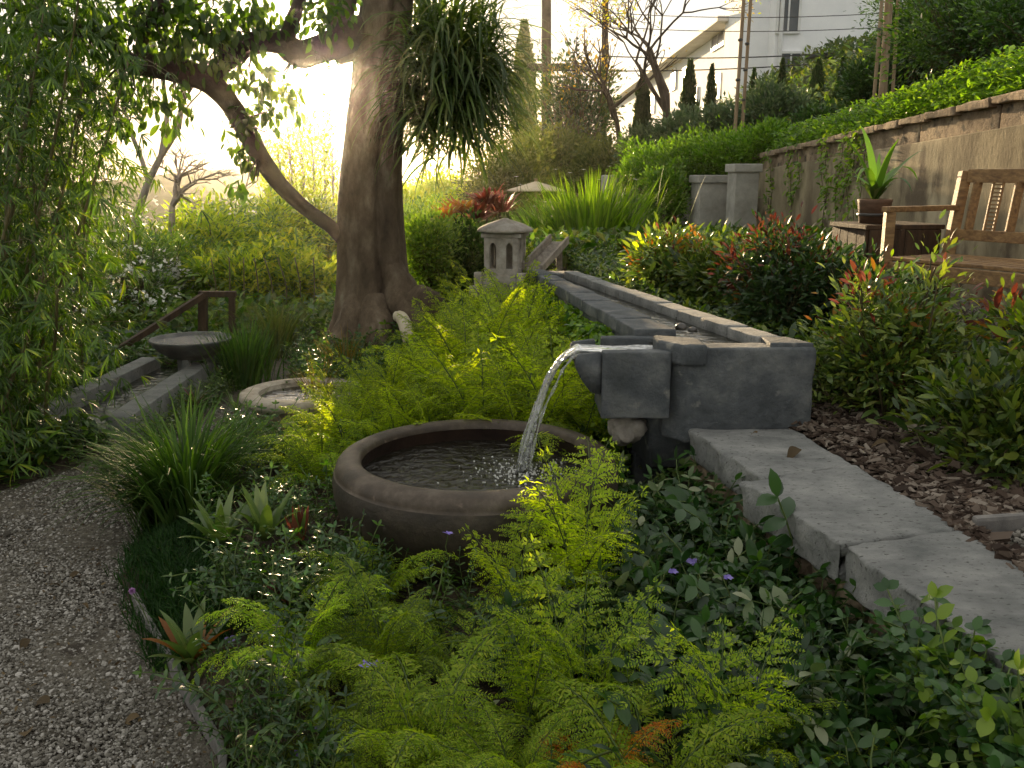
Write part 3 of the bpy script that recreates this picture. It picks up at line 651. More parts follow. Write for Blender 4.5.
# ------------------------------------------------------------------ stone lantern
ln = empty('stone_lantern', (-.05, 7.0, .55), math.radians(-14), 'pale stone garden lantern with domed roof and arched openings at the channel head', 'stone lantern')
def lpart(name, *gs, smooth=False):
    g = Geo()
    for q in gs: g.add(*q)
    return build(g, name, M_lantern, ln, smooth=smooth)
lpart('base', box(.44, .40, .16, (0, 0, .06), bev=.008), box(.37, .34, .10, (0, 0, .19), bev=.008), box(.32, .30, .085, (0, 0, .2825), bev=.006))
for sx in (-1, 1):
    for sy in (-1, 1): lpart('stepped_corner', box(.07, .07, .27, (sx*.19, sy*.175, .115), bev=.005), box(.06, .06, .10, (sx*.165, sy*.15, .30), bev=.005))
def archwall(L, M):
    t = .03; out = []; h0, h1 = .325, .60
    def seg(a, b, z0, z1): out.append(box(b-a, t, z1-z0, M=M @ Matrix.Translation(((a+b)/2, 0, (z0+z1)/2)), bev=.003))
    ww = .05; cs = (-.062, .062); seg(-L/2, cs[0]-ww/2, h0, h1); seg(cs[0]+ww/2, cs[1]-ww/2, h0, h1); seg(cs[1]+ww/2, L/2, h0, h1)
    for c in cs:
        seg(c-ww/2, c+ww/2, h0, h0+.05)
        bm = bmesh.new(); pts = [(c+ww/2, h1), (c-ww/2, h1), (c-ww/2, h1-.08)]+[(c-ww/2*math.cos(a), h1-.08+.045*math.sin(a)) for a in np.linspace(.25, math.pi-.25, 7)]+[(c+ww/2, h1-.08)]
        vs = [bm.verts.new((x, -t/2, z)) for x, z in pts]; f = bm.faces.new(vs); r = bmesh.ops.extrude_face_region(bm, geom=[f])
        for v in r['geom']:
            if isinstance(v, bmesh.types.BMVert): v.co.y += t
        bmesh.ops.recalc_face_normals(bm, faces=bm.faces); bmesh.ops.triangulate(bm, faces=bm.faces[:])
        V, F = bmgeo(bm); out.append((V @ np.array(M.to_3x3()).T+np.array(M.translation), F))
    return out
for k in range(4):
    M = Matrix.Rotation(k*math.pi/2, 4, 'Z') @ Matrix.Translation((0, -.115, 0)); lpart('arched_wall', *archwall(.258 if k % 2 == 0 else .198, M))
lpart('top_plate', box(.30, .28, .03, (0, 0, .616), bev=.006))
lpart('roof', lathe([(0, .632), (.15, .632), (.205, .640), (.208, .655), (.19, .672), (.13, .70), (.06, .722), (.03, .73), (.02, .738), (0, .74)], 40), smooth=True)

# ------------------------------------------------------------------ left: shallow dish on a stone rill, handrail, basin
rl = empty('stone_rill', (-2.5, 6.3, 0), 0, 'narrow stone rill with two pale coping walls below the shallow dish', 'water rill')
def rpart(name, q, mat): g = Geo(); g.add(*q); o = build(g, name, mat, rl, smooth=False); o.location = (2.5, -6.3, 0); return o
rpart('right_coping', prism([(-2.42, 5.35), (-2.27, 5.35), (-2.30, 7.0), (-2.45, 7.0)], -.05, .20, bev=.008, cuts=.06, rough=.003), M_slab)
rpart('left_coping', prism([(-2.98, 5.35), (-2.84, 5.35), (-2.78, 7.2), (-2.92, 7.2)], -.05, .20, bev=.008, cuts=.06, rough=.003), M_slab)
rpart('rill_bed', prism([(-2.84, 5.3), (-2.42, 5.3), (-2.45, 7.2), (-2.78, 7.2)], -.05, .08, bev=0, cuts=.07, rough=.012), M_gravelbase)
rpart('rill_water', prism([(-2.839, 5.3), (-2.421, 5.3), (-2.451, 7.18), (-2.779, 7.18)], .081, .115, bev=0), M_water2)
bd = empty('bird_bath', (-2.45, 7.0, .10), 0, 'wide shallow dark stone dish of water on short legs above the rill', 'water dish')
g = Geo(); g.add(*lathe([(0, .12), (.08, .12), (.17, .15), (.25, .205), (.295, .262), (.305, .278), (.303, .288), (.285, .286), (.27, .272), (.18, .245), (0, .235)], 64)); build(g, 'dish', M_dish, bd, smooth=True)
for a in (.5, 2.6, 4.7):
    g = Geo(); g.add(*box(.05, .05, .22, (.13*math.cos(a), .13*math.sin(a), .08), bev=.006)); build(g, 'leg', M_slab, bd)
g = Geo(); g.add([(0, 0, .268)]+[(.272*math.cos(q/48*6.2832), .272*math.sin(q/48*6.2832), .268) for q in range(48)], [(0, 1+q, 1+(q+1) % 48) for q in range(48)]); build(g, 'water', watermat('dish_water', (.02, .02, .018), .03, .5, nscale=30), bd)
hr = empty('handrail', at(203, 338, 8.2), 0, 'dark handrail with two posts and a rail sloping down behind the dish', 'handrail'); off = np.array(hr.location)
def hpart(name, a, b, w=.05, h=.05): g = Geo(); g.add(*bar(a-off, b-off, w, h)); build(g, name, M_woodk, hr)
hpart('post', at(203, 296, 8.2), at(203, 375, 8.2), .07, .07); hpart('post', at(232, 296, 8.2), at(232, 375, 8.2), .05, .05)
hpart('rail', at(199, 294, 8.2), at(236, 294, 8.2)); hpart('rail', at(204, 295, 8.18), at(118, 350, 7.6))
bs = empty('stone_basin', (-1.26, 5.5, .07), 0, 'low round pale stone basin half hidden among strappy plants', 'stone basin')
g = Geo(); g.add(*lathe([(0, 0), (.26, 0), (.30, .06), (.31, .18), (.37, .20), (.385, .225), (.38, .25), (.36, .258), (.29, .262), (.27, .25)], 48)); build(g, 'body', M_basin, bs, smooth=True)
g = Geo(); g.add(*lathe([(.27, .25), (.26, .15), (0, .12)], 48)); build(g, 'bowl_inside', M_basin, bs, smooth=True)
g = Geo(); g.add([(0, 0, .222)]+[(.268*math.cos(q/48*6.2832), .268*math.sin(q/48*6.2832), .222) for q in range(48)], [(0, 1+q, 1+(q+1) % 48) for q in range(48)]); build(g, 'water', M_water2, bs)

# ------------------------------------------------------------------ path edging strips
g = Geo(); P = [(float(ip(y, PR))+.045, y, float(T(ip(y, PR)+.045, y))+.02) for y in np.linspace(1.9, 3.25, 24)]
for a, b in zip(P[:-1], P[1:]): g.add(*bar(a, b, .022, .07, bev=.003))
tag(build(g, 'garden_edging', M_edge), 'thin weathered edging board between gravel path and the planted bed', 'edging')
g = Geo(); g.add(*bar((1.36, 2.585, .59), (2.6, 2.78, .60), .03, .06, bev=.012))
tag(build(g, 'garden_edging', M_edge), 'dark edging bar between bark mulch and the gravel by the slabs', 'edging')

# ------------------------------------------------------------------ concrete wall with block course
cw = empty('garden_wall', (3.42, 7, .6), 0, 'tall weathered stucco retaining wall with a course of stone blocks behind the bench', 'wall'); off = np.array((3.42, 7, .6))
W0 = np.array((3.62, 3.0)); W1 = np.array((3.30, 13.0))
def wtop(y): return float(np.interp(y, [3, 6.5, 13], [2.36, 2.17, 1.865]))
def stl(y): return float(np.interp(y, [3, 6.5, 9, 11, 13], [2.10, 1.945, 1.80, 1.72, 1.66]))
def wpiece(y0, y1, z0f, z1f, t0, t1, mat, name, **k):
    xa = lambda y: W0[0]+(W1[0]-W0[0])*(y-3)/10
    poly = [(xa(y0)-t0, y0), (xa(y1)-t0, y1), (xa(y1)+t1, y1), (xa(y0)+t1, y0)][::-1]
    V, F = prism(poly, z0f, 1, ztop=lambda x, y: z1f(y), **k); return V, F
def addw(name, mat, q, smooth=True): g = Geo(); g.add(q[0]-off, q[1]); return build(g, name, mat, cw, smooth=smooth)
addw('stucco_face', M_wallst, wpiece(3, 13, .3, stl, .0, .2, M_wallst, '', bev=.01))
yb = [3, 4.35, 5.65, 6.95, 8.2, 9.6, 11.2, 13]
for k in range(7):
    q = wpiece(yb[k]+.008, yb[k+1]-.008, 1.3, lambda y: wtop(y)-.05, -.02, .2, M_block, '', bev=.01, cuts=.12, rough=.006, seed=k)
    addw('stone_block', M_block, q)
for k, y in enumerate(np.arange(3, 12.9, .5)):
    q = wpiece(y+.004, y+.496, wtop(y+.25)-.06, lambda yy: wtop(yy), .045, .24, M_block, '', bev=.012, cuts=.07, rough=.009, seed=k+40, edge_rough=.006)
    addw('cap_stone', M_block, q)
def pillar(px, Yp, w_, ztop, lab):
    p = at(px, 200, Yp); e = empty('gate_pillar', (p[0], Yp, .5), .12, lab, 'pillar', 'cement pillars at the end of the garden wall')
    g = Geo(); g.add(*box(w_, w_, ztop-.5-.09, (0, 0, (ztop-.59)/2), bev=.01, cuts=.15, rough=.002)); build(g, 'shaft', M_pillar, e, smooth=True)
    g = Geo(); g.add(*box(w_+.06, w_+.06, .10, (0, 0, ztop-.5-.05), bev=.012)); build(g, 'cap', M_pillar, e)
pillar(742, 11.9, .30, 1.735, 'grey cement pillar with flat cap nearest to the long garden wall')
pillar(709, 12.6, .38, 1.60, 'wider grey cement pillar half covered by creeper, left of the other pillar')
g = Geo(); g.add(*box(3.2, .2, 1.4, (at(690, 180, 15)[0], 15.2, .9), bev=.02, rz=.5)); tag(build(g, 'low_wall', M_pillar), 'short pale cement wall behind the wide grass clump', 'wall')
# ------------------------------------------------------------------ bench
BX = Vector((.50, -.866, 0)); BZ = Vector((0, 0, 1)); BY = Vector((.866, .50, 0))   # along the seat; up; front to back
bo = Vector((2.20, 5.50, .69))
be = empty('garden_bench', bo, 0, 'teak garden bench with slatted back standing against the stucco wall', 'bench')
BL = 1.25; BD = .60
def bp(x, y, z): return tuple(BX*x+BY*y+BZ*z)
def bench(name, *bars, mat=M_wood2, par=None):
    g = Geo()
    for q in bars: g.add(*bar(*q, bev=.005, up=(0, 0, 1)))
    return build(g, name, mat, par or be)
for x in (0, BL):
    bench('front_leg', (bp(x, 0, -.03), bp(x, 0, .70), .055, .055), mat=M_wood)
    bench('rear_leg', (bp(x, BD-.04, -.03), bp(x, BD-.03, .42), .06, .07), (bp(x, BD-.03, .415), bp(x, BD+.06, .93), .06, .06), mat=M_wood)
    bench('armrest', (bp(x, -.04, .715), bp(x, BD+.0, .715), .06, .032))
    bench('side_rail', (bp(x, .03, .36), bp(x, BD-.06, .36), .03, .06))
bench('seat_rail', (bp(.028, 0, .375), bp(BL-.028, 0, .375), .03, .08))
for k in range(6): bench('seat_slat', (bp(.0, .045+k*.092, .43), bp(BL, .045+k*.092, .43), .07, .02))
bench('top_rail', (bp(.03, BD+.055, .905), bp(BL-.03, BD+.055, .905), .035, .08))
bench('lower_rail', (bp(.03, BD-.005, .555), bp(BL-.03, BD-.005, .555), .035, .065))
def backpt(x, z): return bp(x, BD-.005+.06*(z-.555)/.35, z)
for k in range(9):
    x = .10+k*(BL-.2)/8
    if k % 2 == 0: bench('back_slat', (backpt(x, .585), backpt(x, .87), .05, .022))
    else:
        p = bench('back_slat', (backpt(x-.03, .585), backpt(x-.03, .87), .012, .018), (backpt(x+.03, .585), backpt(x+.03, .87), .012, .018))
        bench('cross_rung', *[(backpt(x-.026, z), backpt(x+.026, z), .010, .010) for z in np.linspace(.60, .855, 12)], par=p)
# ------------------------------------------------------------------ wooden stand and potted orchid-like plant
st = empty('wooden_stand', (2.46, 6.2, .66), .15, 'square dark wooden crate stand against the wall beside the bench arm', 'plant stand')
for s in (-1, 1):
    for k in range(4):
        g = Geo(); g.add(*box(.118, .02, .60, (-.18+k*.12, s*.23, .30), bev=.004)); build(g, 'side_board', M_woodk, st); g = Geo(); g.add(*box(.02, .108, .60, (s*.25, -.165+k*.11, .30), bev=.004)); build(g, 'side_board', M_woodk, st)
g = Geo(); g.add(*box(.54, .48, .03, (0, 0, .617), bev=.005)); build(g, 'top', M_woodk, st)
pt = empty('plant_pot', (2.36, 6.16, 1.294), 0, 'round brown wooden pot on the dark crate stand', 'plant pot')
g = Geo(); g.add(*lathe([(0, 0), (.09, 0), (.105, .13), (.11, .15), (.10, .155), (.095, .13), (0, .125)], 32)); build(g, 'body', M_potw, pt, smooth=True)
g = Geo(); g.add(*lathe([(.100, .045), (.106, .05), (.107, .06), (.102, .065)], 32)); build(g, 'band', M_metal, pt, smooth=True)
wide = blade(.10, 8, 1.35, .6, 1.6); arch = blade(.075, 8, 1.1, -1.2, 1.4)
g = Geo()
for a, s, t, el in [(0.2, .58, 0, 0), (1.7, .50, 0, .1), (3.2, .48, 0, .12), (4.4, .30, 0, 0), (5.3, .58, 1, 0), (2.5, .55, 1, 0), (.9, .30, 1, 0), (3.9, .26, 0, .2), (5.9, .40, 0, .15), (1.2, .5, 0, .35), (4.9, .48, 0, .3), (3.4, .45, 1, .1), (0.5, .42, 1, 0)]:
    scatter(g, wide if t == 0 else arch, np.array([(0, 0, .0)]), rot_euler(np.array([-el]), np.array([0.]), np.array([a])), np.array([s]))
for a in np.linspace(0, 6, 9): scatter(g, simple_leaf(.5), np.array([(.02*math.cos(a), .02*math.sin(a), .02)]), rot_euler(np.array([.9]), np.array([0.]), np.array([a])), np.array([.15]), 1)
tag(build(g, 'strap_leaved_plant', [leafmat('pot_leaf', [(.04, .11, .02), (.08, .18, .03), (.14, .25, .04)], (1.5, 1.6, .4), .45, .35, .5), L_brom], smooth=True, loc=(2.36, 6.16, 1.425)), 'bright green broad-bladed plant growing in the brown pot on the crate', 'potted plant')
# long fallen stick under the bench
for k, (a, b, lb) in enumerate([((2.55, 5.05, .74), (3.25, 5.35, .76), 'long bleached dead palm stalk lying on the ground under the bench')]):
    g = Geo(); g.add(*tube(spline([a, (np.array(a)+b)/2+(0, .05, .02), b], 5), np.linspace(.02, .008, 11), 6)); tag(build(g, 'dead_stalk', M_paleb, smooth=True), lb, 'dead stalk')

# ------------------------------------------------------------------ building on the hill
bl = empty('white_building', (9, 32, 2), 0, 'large white rendered building on the slope behind the garden, with sloping eave', 'building'); off = np.array((9, 32, 2))
def blp(name, q, mat, par=bl, o=off): g = Geo(); g.add(q[0]-o, q[1]); return build(g, name, mat, par)
# long wing: facade at constant X facing -X, receding; roof eave tapers with perspective only
FX = 7.0
blp('long_wing', box(9, 42, 7.8, (FX+4.5, 31+21, 2.34), bev=.02), M_white)
blp('eave', box(.9, 43, .16, (FX-.2, 31+21, 6.32), bev=.02), M_trim)
blp('roof', box(9, 42.8, .2, (FX+4.6, 31+21, 6.5), bev=.02), M_trim)
blp('front_wing', box(6.0, 4.2, 11, (FX+.45+3.0, 27.9+2.1, 4.2), bev=.02), M_white)
blp('inner_bay', box(.8, 2.4, 11, (FX+.1, 29.8, 4.2), bev=.02), M_white)
g = Geo(); g.add(np.array(tube([(FX+.6, 27.82, 0), (FX+.6, 27.82, 9)], .06, 8)[0])-off, tube([(0, 0, 0), (0, 0, 1)], .06, 8)[1]); build(g, 'downpipe', M_frame, bl)
def window(cx, cy, cz, w_, h_, axis):
    fr = Geo(); t = .07
    def bx(dx, dz, sx, sz, dep, dd=0):
        if axis == 'y': return box(sx, dep, sz, (cx+dx, cy+dd, cz+dz), bev=.005)
        return box(dep, sx, sz, (cx+dd, cy+dx, cz+dz), bev=.005)
    for q in (bx(-w_/2, 0, t, h_+t, .09), bx(w_/2, 0, t, h_+t, .09), bx(0, h_/2, w_-t, t, .09), bx(0, -h_/2, w_-t, t, .09), bx(0, 0, t*.7, h_-t, .08)): fr.add(q[0]-off, q[1])
    f = build(fr, 'window', M_frame, bl)
    gg = Geo(); q = bx(0, 0, w_-.05, h_-.05, .03); gg.add(q[0]-off, q[1]); build(gg, 'pane', M_glass, f)
wq = at(789, 8, 27.86); window(wq[0], 27.86, wq[2], .62, 1.3, 'y'); wq = at(790, 70, 27.86); window(wq[0], 27.86, wq[2], .60, .95, 'y')
for px, py, Yw, ww_, hh_ in [(728, 36, 33.2, 1.9, .75), (729, 87, 33, 1.1, .75), (686, 78, 39, 1.3, .8), (673, 80, 42, 1.1, .8), (655, 104, 48, 1.3, .9), (640, 118, 55, 1.3, .9), (700, 100, 37, 1.1, .8), (716, 112, 34.6, 1.0, .7)]:
    wq = at(px, py, Yw); window(FX-.03, Yw, wq[2], ww_, hh_, 'x')
# ------------------------------------------------------------------ poles and wires
def pole(px0, py0, px1, Yp, r, lab, cross=None, name='utility_pole', mat=M_bark2, grp=None, ztop=None, ties=()):
    a = at(px0, py0, Yp); b = at(px1, 0, Yp); d = (b-a)/(b[2]-a[2]); a = a-d*1.5; b = b+d*(ztop or 3)
    e = empty(name, a, 0, lab, 'pole', grp); g = Geo(); g.add(*tube(spline([(0, 0, 0), (b-a)*.5+(.01, 0, 0), b-a], 6), np.linspace(r*1.05, r*.85, 13), 10, wob=.12)); build(g, 'shaft', mat, e, smooth=True)
    if cross:
        c = at(*cross[0], Yp)-a; c2 = at(*cross[1], Yp)-a; g = Geo(); g.add(*bar(c-(0, r, 0), c2-(0, r, 0), .16, .22)); build(g, 'crossarm', mat, e)
    for py in ties:
        t = (at(px0, py, Yp)[2]-a[2]); p = d*t; g = Geo(); g.add(*lathe([(r*1.0, -.02), (r*1.5, 0), (r*1.0, .02)], 10, c=(p[0], p[1], p[2]))); build(g, 'rope_tie', M_metal, e, smooth=True)
    return e
pole(546, 150, 546, 30, .16, 'tall wooden utility pole with one crossarm beside the cypress spire', cross=((527, 68), (568, 68)))
pole(603, 165, 605, 28, .10, 'slender bare grey pole standing in front of the bare-branched tree')
PG = 'brown support poles standing on the bank'
pole(734, 140, 743, 14, .027, 'left pole of the tied brown pair in front of the grey shrubs', name='support_pole', mat=M_pole, ties=(40, 80), grp=PG)
pole(741, 140, 750, 14, .025, 'right pole of the tied brown pair in front of the grey shrubs', name='support_pole', mat=M_pole, ties=(44, 70, 100), grp=PG)
pole(874, 90, 881, 10.5, .02, 'thin left pole of the brown group at the dark shrubs', name='support_pole', mat=M_pole, ties=(30,), grp=PG)
pole(882, 95, 888, 10.6, .045, 'thickest middle pole of the brown group at the dark shrubs', name='support_pole', mat=M_pole, grp=PG)
pole(892, 95, 897, 10.7, .018, 'thin right pole of the brown group at the dark shrubs', name='support_pole', mat=M_pole, ties=(20,), grp=PG)
for k, (a, b, lb) in enumerate([((560, 70), (1040, 38), 'lowest black cable crossing the white building'), ((600, 56), (1040, 30), 'second lowest black cable crossing the white building'),
                                ((600, 26), (1040, 12), 'second highest thin cable crossing the white building'), ((600, 12), (1040, -2), 'highest thin cable crossing the white building')]):
    A, B = at(*a, 26), at(*b, 24); pts = [A+(B-A)*t-(0, 0, .9*t*(1-t)*4*.3) for t in np.linspace(0, 1, 20)]
    g = Geo(); g.add(*tube(pts, .016 if k < 2 else .01, 5)); tag(build(g, 'overhead_cable', M_cable), lb, 'cable', 'cables strung across the building')
p = at(820, 57, 25); g = Geo(); g.add(*tube([p+(-.35, 0, -.04), p+(-.15, 0, .02), p+(0, 0, .05), p+(.15, 0, .02), p+(.35, 0, -.04)], [.02, .06, .05, .06, .02], 8)); tag(build(g, 'cable_splice', M_cable, smooth=True), 'black splice box hanging on the cable before the building', 'cable box')
# parasol
p = at(536, 187, 16); um = empty('garden_parasol', (p[0], 16, T(p[0], 16)), 0, 'beige open parasol seen over the shrubs beyond the lantern', 'parasol'); zt = float(at(535, 181, 16)[2]-T(p[0], 16))
g = Geo(); V = [(0, 0, zt)]; n = 8; rad = .50
for q in range(n): V.append((rad*math.cos(q/n*6.2832), rad*math.sin(q/n*6.2832), zt-.15))
V2 = [(x, y, z-.015) for x, y, z in V]; g.add(V, [(0, 1+q, 1+(q+1) % n) for q in range(n)]); g.add(V2, [(0, 1+(q+1) % n, 1+q) for q in range(n)]); build(g, 'canopy', M_canvas, um)
g = Geo(); g.add(*tube([(0, 0, 0), (0, 0, zt+.04)], .025, 8)); build(g, 'pole', M_pole, um)

# ==================================================================== vegetation generators
def plume(L, npin, plen, nlf, lf, lw, a0, a1, sweep=1.05, seed=0, droop=.5, prof=.7, start=.1, jit=.1):
    """a pinnate frond: rachis + pinnae of small leaflets"""
    r = random.Random(seed); g = Geo(); N = 24; pts = [(0, 0, 0)]; ang = []
    for k in range(N):
        t = k/N; a = a0+(a1-a0)*t**1.3; ang.append(a); pts.append((0, pts[-1][1]+math.cos(a)*L/N, pts[-1][2]+math.sin(a)*L/N))
    ang.append(ang[-1]); P = np.array(pts); P[:, 0] += .02*L*np.sin(np.linspace(0, 3, N+1)+seed)
    g.add(*tube(P, np.linspace(.0035, .001, N+1)*max(1, L/.6), 4, mi=1, cap=False))
    base = []; dirs = []; nrm_ = []; sc_ = []
    for k in range(npin):
        t = start+(1-start)*(k+.5)/npin; i = min(N-1, int(t*N)); a = ang[i]; Tn = np.array((0, math.cos(a), math.sin(a))); Nn = np.array((0, -math.sin(a), math.cos(a)))
        for s in (-1, 1):
            u = (t-start)/(1-start); pl = plen*(math.sin(math.pi*(u**prof*.93+.05)))**.8*(1+r.uniform(-jit, jit)); o = P[i]+Tn*r.uniform(-.4, .4)*L/npin*.5
            sw = sweep+r.uniform(-.12, .12); d = np.array((s*math.sin(sw), 0, 0))+Tn*math.cos(sw)+Nn*r.uniform(-.15, .25); d /= np.linalg.norm(d)
            m = max(3, int(nlf*pl/plen)); q = o.copy(); pp = [o]
            for j in range(m):
                uu = j/m; d2 = d-np.array((0, 0, droop*uu*1.2))+Tn*.25*uu; d2 /= np.linalg.norm(d2); q = q+d2*pl/m; pp.append(q)
                side = np.cross(d2, Nn); side /= np.linalg.norm(side)+1e-9; ls = lf*(1-.75*uu)*(1+r.uniform(-.45, .35))
                for sg in (-1, 1):
                    dd = side*sg*r.uniform(.6, 1.0)+d2*r.uniform(.4, .8)+Nn*r.uniform(-.45, .5); base.append(q); dirs.append(dd); nrm_.append(Nn); sc_.append(ls)
            base.append(q); dirs.append(d2); nrm_.append(Nn); sc_.append(lf*.4)
            g.add(*tube(pp[::2]+[pp[-1]] if len(pp) > 4 else pp, .0008*max(1, L/.5), 3, mi=1, cap=False))
    B = np.array(base); D = np.array(dirs); D /= np.linalg.norm(D, axis=1)[:, None]; Nn = np.array(nrm_); X = np.cross(D, Nn); X /= np.linalg.norm(X, axis=1)[:, None]+1e-9; Zz = np.cross(X, D)
    Rm = np.stack([X, D, Zz], -1); Sx = np.array(sc_)
    tm = (np.array([(0, 0, 0), (-.5, .4, .05), (0, 1, -.12), (.5, .4, .05)]), [(np.array([(0, 3, 2, 1)]), 0)])
    S3 = np.stack([np.full(len(Sx), lw)*np.clip(Sx/lf, .4, 1), Sx, Sx], -1)
    scatter(g, tm, B, Rm, S3); return g.arr()
def fern_mesh(fr, n, rad=.03, seed=0, tilt=(-.1, .25), sz=(.75, 1.1)):
    g = Geo(); r = np.random.default_rng(seed); 
    for k in range(n):
        V, F = fr[k % len(fr)]; az = k/n*2*math.pi+r.uniform(-.3, .3); s = r.uniform(*sz)
        M = Mx((rad*math.sin(-az), rad*math.cos(az), 0), rx=r.uniform(*tilt), ry=r.uniform(-.2, .2), rz=az); g.add((V*s) @ np.array(M.to_3x3()).T+np.array(M.translation), F)
    return g
def tuft_mesh(n, L, wd, a0=(1.1, 1.5), a1=(-.6, .5), rad=.05, seed=0, rows=6, mi=0, pw=1.6, az=None):
    g = Geo(); r = np.random.default_rng(seed); T_ = [blade(wd, rows, r.uniform(*a0), r.uniform(*a1), pw) for _ in range(7)]
    for k in range(7):
        m = n//7; a = r.uniform(0, 2*math.pi, m) if az is None else r.normal(az[0], az[1], m); d = np.abs(r.normal(0, rad, m)); P = np.stack([-np.sin(a)*d, np.cos(a)*d, np.zeros(m)], -1)
        s = L*r.uniform(.6, 1.1, m); V = T_[k]
        scatter(g, V, P, rot_euler(r.normal(0, .12, m), r.normal(0, .12, m), a), np.stack([np.ones(m)*L, s, s], -1), mi)
    return g
LF = leaf(.45, 4, .15, .35); LFs = simple_leaf(.42); LFl = leaf(.30, 4, .12, .4); LFn = leaf(.16, 4, .15, .5); LFr = leaf(.72, 4, .12, .3)
def blobpts(n, shape, noise_amp=.25, shell=.55, seed=0, freq=1.6, gap=.0):
    r = np.random.default_rng(seed); out = []
    while len(out) < n:
        d = r.normal(size=3); d /= np.linalg.norm(d); k = 1+noise_amp*2*noise.noise(Vector(d*freq)+Vector((seed*1.7, seed, 3)))
        rad = k*(shell+(1-shell)*r.random()**.6) if r.random() < .75 else k*r.random()**.4*shell
        p = d*rad*np.array(shape)
        if gap and noise.noise(Vector(p*(2.2/max(shape)))+Vector((9, seed, 2))) < -gap: continue
        out.append(p)
    return np.array(out)
def leafclumps(g, centers, spread, per, tmpl, size, mi=0, seed=0, up=.5, droop=.0, origin=(0, 0, 0), sj=.3):
    r = np.random.default_rng(seed+99); n = len(centers)*per; cidx = np.repeat(np.arange(len(centers)), per)
    off = r.normal(0, 1, (n, 3))*np.array(spread); P = centers[cidx]+off
    D = off/np.array(spread)*.6+(centers[cidx]-np.array(origin))/(np.linalg.norm(centers[cidx]-np.array(origin), axis=1)[:, None]+1e-6)*.8+r.normal(0, .6, (n, 3))
    D[:, 2] += up-droop; D /= np.linalg.norm(D, axis=1)[:, None]+1e-9
    mis = np.atleast_1d(mi)
    if len(mis) == 1: scatter(g, tmpl, P, frames(D, r.uniform(-1.2, 1.2, n)), size*r.lognormal(0, sj*.7, n), int(mis[0]))
    else:
        pick = np.array(mi)[cidx] if len(mis) == len(centers) else r.choice(mis, n)
        for m in np.unique(pick):
            k = pick == m; scatter(g, tmpl, P[k], frames(D[k], r.uniform(-1.2, 1.2, k.sum())), size*r.lognormal(0, sj*.7, k.sum()), int(m))
def twigs(g, centers, base=(0, 0, 0), r0=.012, r1=.003, mi=1, seed=0, frac=.6, nmain=7):
    r = np.random.default_rng(seed+5); base = np.array(base, float); k = r.permutation(len(centers))[:max(3, int(len(centers)*frac))]
    for i in k:
        c = centers[i]; m = base+(c-base)*.45+r.normal(0, .06, 3)*np.linalg.norm(c-base); m[2] += .08*np.linalg.norm(c-base)
        b = base+np.append(r.normal(0, .03, 2)*np.linalg.norm(c-base), 0); g.add(*tube([b, m, c], [r0, (r0+r1)/2, r1], 5, mi=mi, cap=False))
def bush(name, loc, shape, nc, per, tmpl, size, mats, label, cat='shrub', grp=None, seed=1, spread=.09, zc=None, mi=0, na=.25, up=.4, droop=0, stem_r=.012, gap=0, mif=None, shell=.55, freq=1.6, twig_frac=.6, mesh_only=False, sj=.3):
    c = blobpts(nc, shape, na, shell, seed, freq, gap); zc = shape[2]*.95 if zc is None else zc; c[:, 2] += zc; c = c[c[:, 2] > .02]
    m = mif(c, np.random.default_rng(seed+3)) if mif else mi
    g = Geo(); twigs(g, c, r0=stem_r, r1=stem_r*.25, mi=0, seed=seed, frac=twig_frac)
    f = Geo(); leafclumps(f, c, (spread,)*3, per, tmpl, size, m, seed, up, droop, origin=(0, 0, zc*.6), sj=sj)
    e = empty(name, loc, 0, label, cat, grp)
    build(g, 'stems', M_stem, e, smooth=True); build(f, 'foliage', mats, e, smooth=True)
    return e
def Lz(x, y, dz=0): return (float(x), float(y), float(T(x, y))+dz)
def place_px(px, py, Yp): p = at(px, py, Yp); return p

# ------------------------------------------------------------------ background trees and shrubs
far = []
def cypress(px, pyt, pyb, Yp, wpx, lab, seed=1, mat=None, grp=None):
    t = at(px, pyt, Yp); b = at(px, pyb, Yp); H = t[2]-b[2]; R0 = wpx/FPX*Yp/2; r = np.random.default_rng(seed)
    e = empty('cypress_tree', (b[0], Yp, b[2]-.3), 0, lab, 'cypress', grp)
    g = Geo(); g.add(*tube([(0, 0, 0), (0, 0, H*.95)], [R0*.25, R0*.04], 7)); build(g, 'trunk', M_bark2, e)
    n = int(2600+600*H); z = r.random(n)**1.15; a = r.uniform(0, 6.283, n)
    prof = np.interp(z, [0, .08, .35, .75, 1], [.55, .9, 1, .6, .05]); rad = R0*prof*np.sqrt(r.random(n))*(1+.14*np.sin(a*3+z*22)+.1*np.sin(a*5-z*31))
    P = np.stack([rad*np.cos(a), rad*np.sin(a), .3+z*H], -1); D = np.stack([np.cos(a)*.35, np.sin(a)*.35, np.ones(n)], -1)+r.normal(0, .15, (n, 3))
    f = Geo(); scatter(f, LFs, P, frames(D, r.uniform(-3, 3, n)), R0*.5*r.uniform(.6, 1.3, n)); build(f, 'crown', mat or L_cyp, e); return e
CG = 'slim cypresses along the white building'
cypress(524, 25, 150, 34, 24, 'tall pointed pale cypress spire left of the utility pole', 3, L_olive)
cypress(641, 74, 150, 27, 17, 'slim dark cypress beside the bare tree, first before the white building', 4, grp=CG)
cypress(687, 63, 145, 25, 17, 'slim dark cypress tapering up before the long white facade, nearer the bare tree', 5, grp=CG)
cypress(709, 66, 140, 25, 12, 'narrowest dark cypress standing close left of the tied poles', 6, grp=CG)
cypress(750, 70, 150, 24, 12, 'thin cypress tip just right of the tied poles behind grey shrubs', 7, grp=CG)
cypress(778, 60, 140, 24, 12, 'thin cypress below the upper building window behind grey shrubs', 8, grp=CG)
cypress(814, 62, 130, 21, 17, 'dark column cypress under the cable splice box', 9, grp=CG)
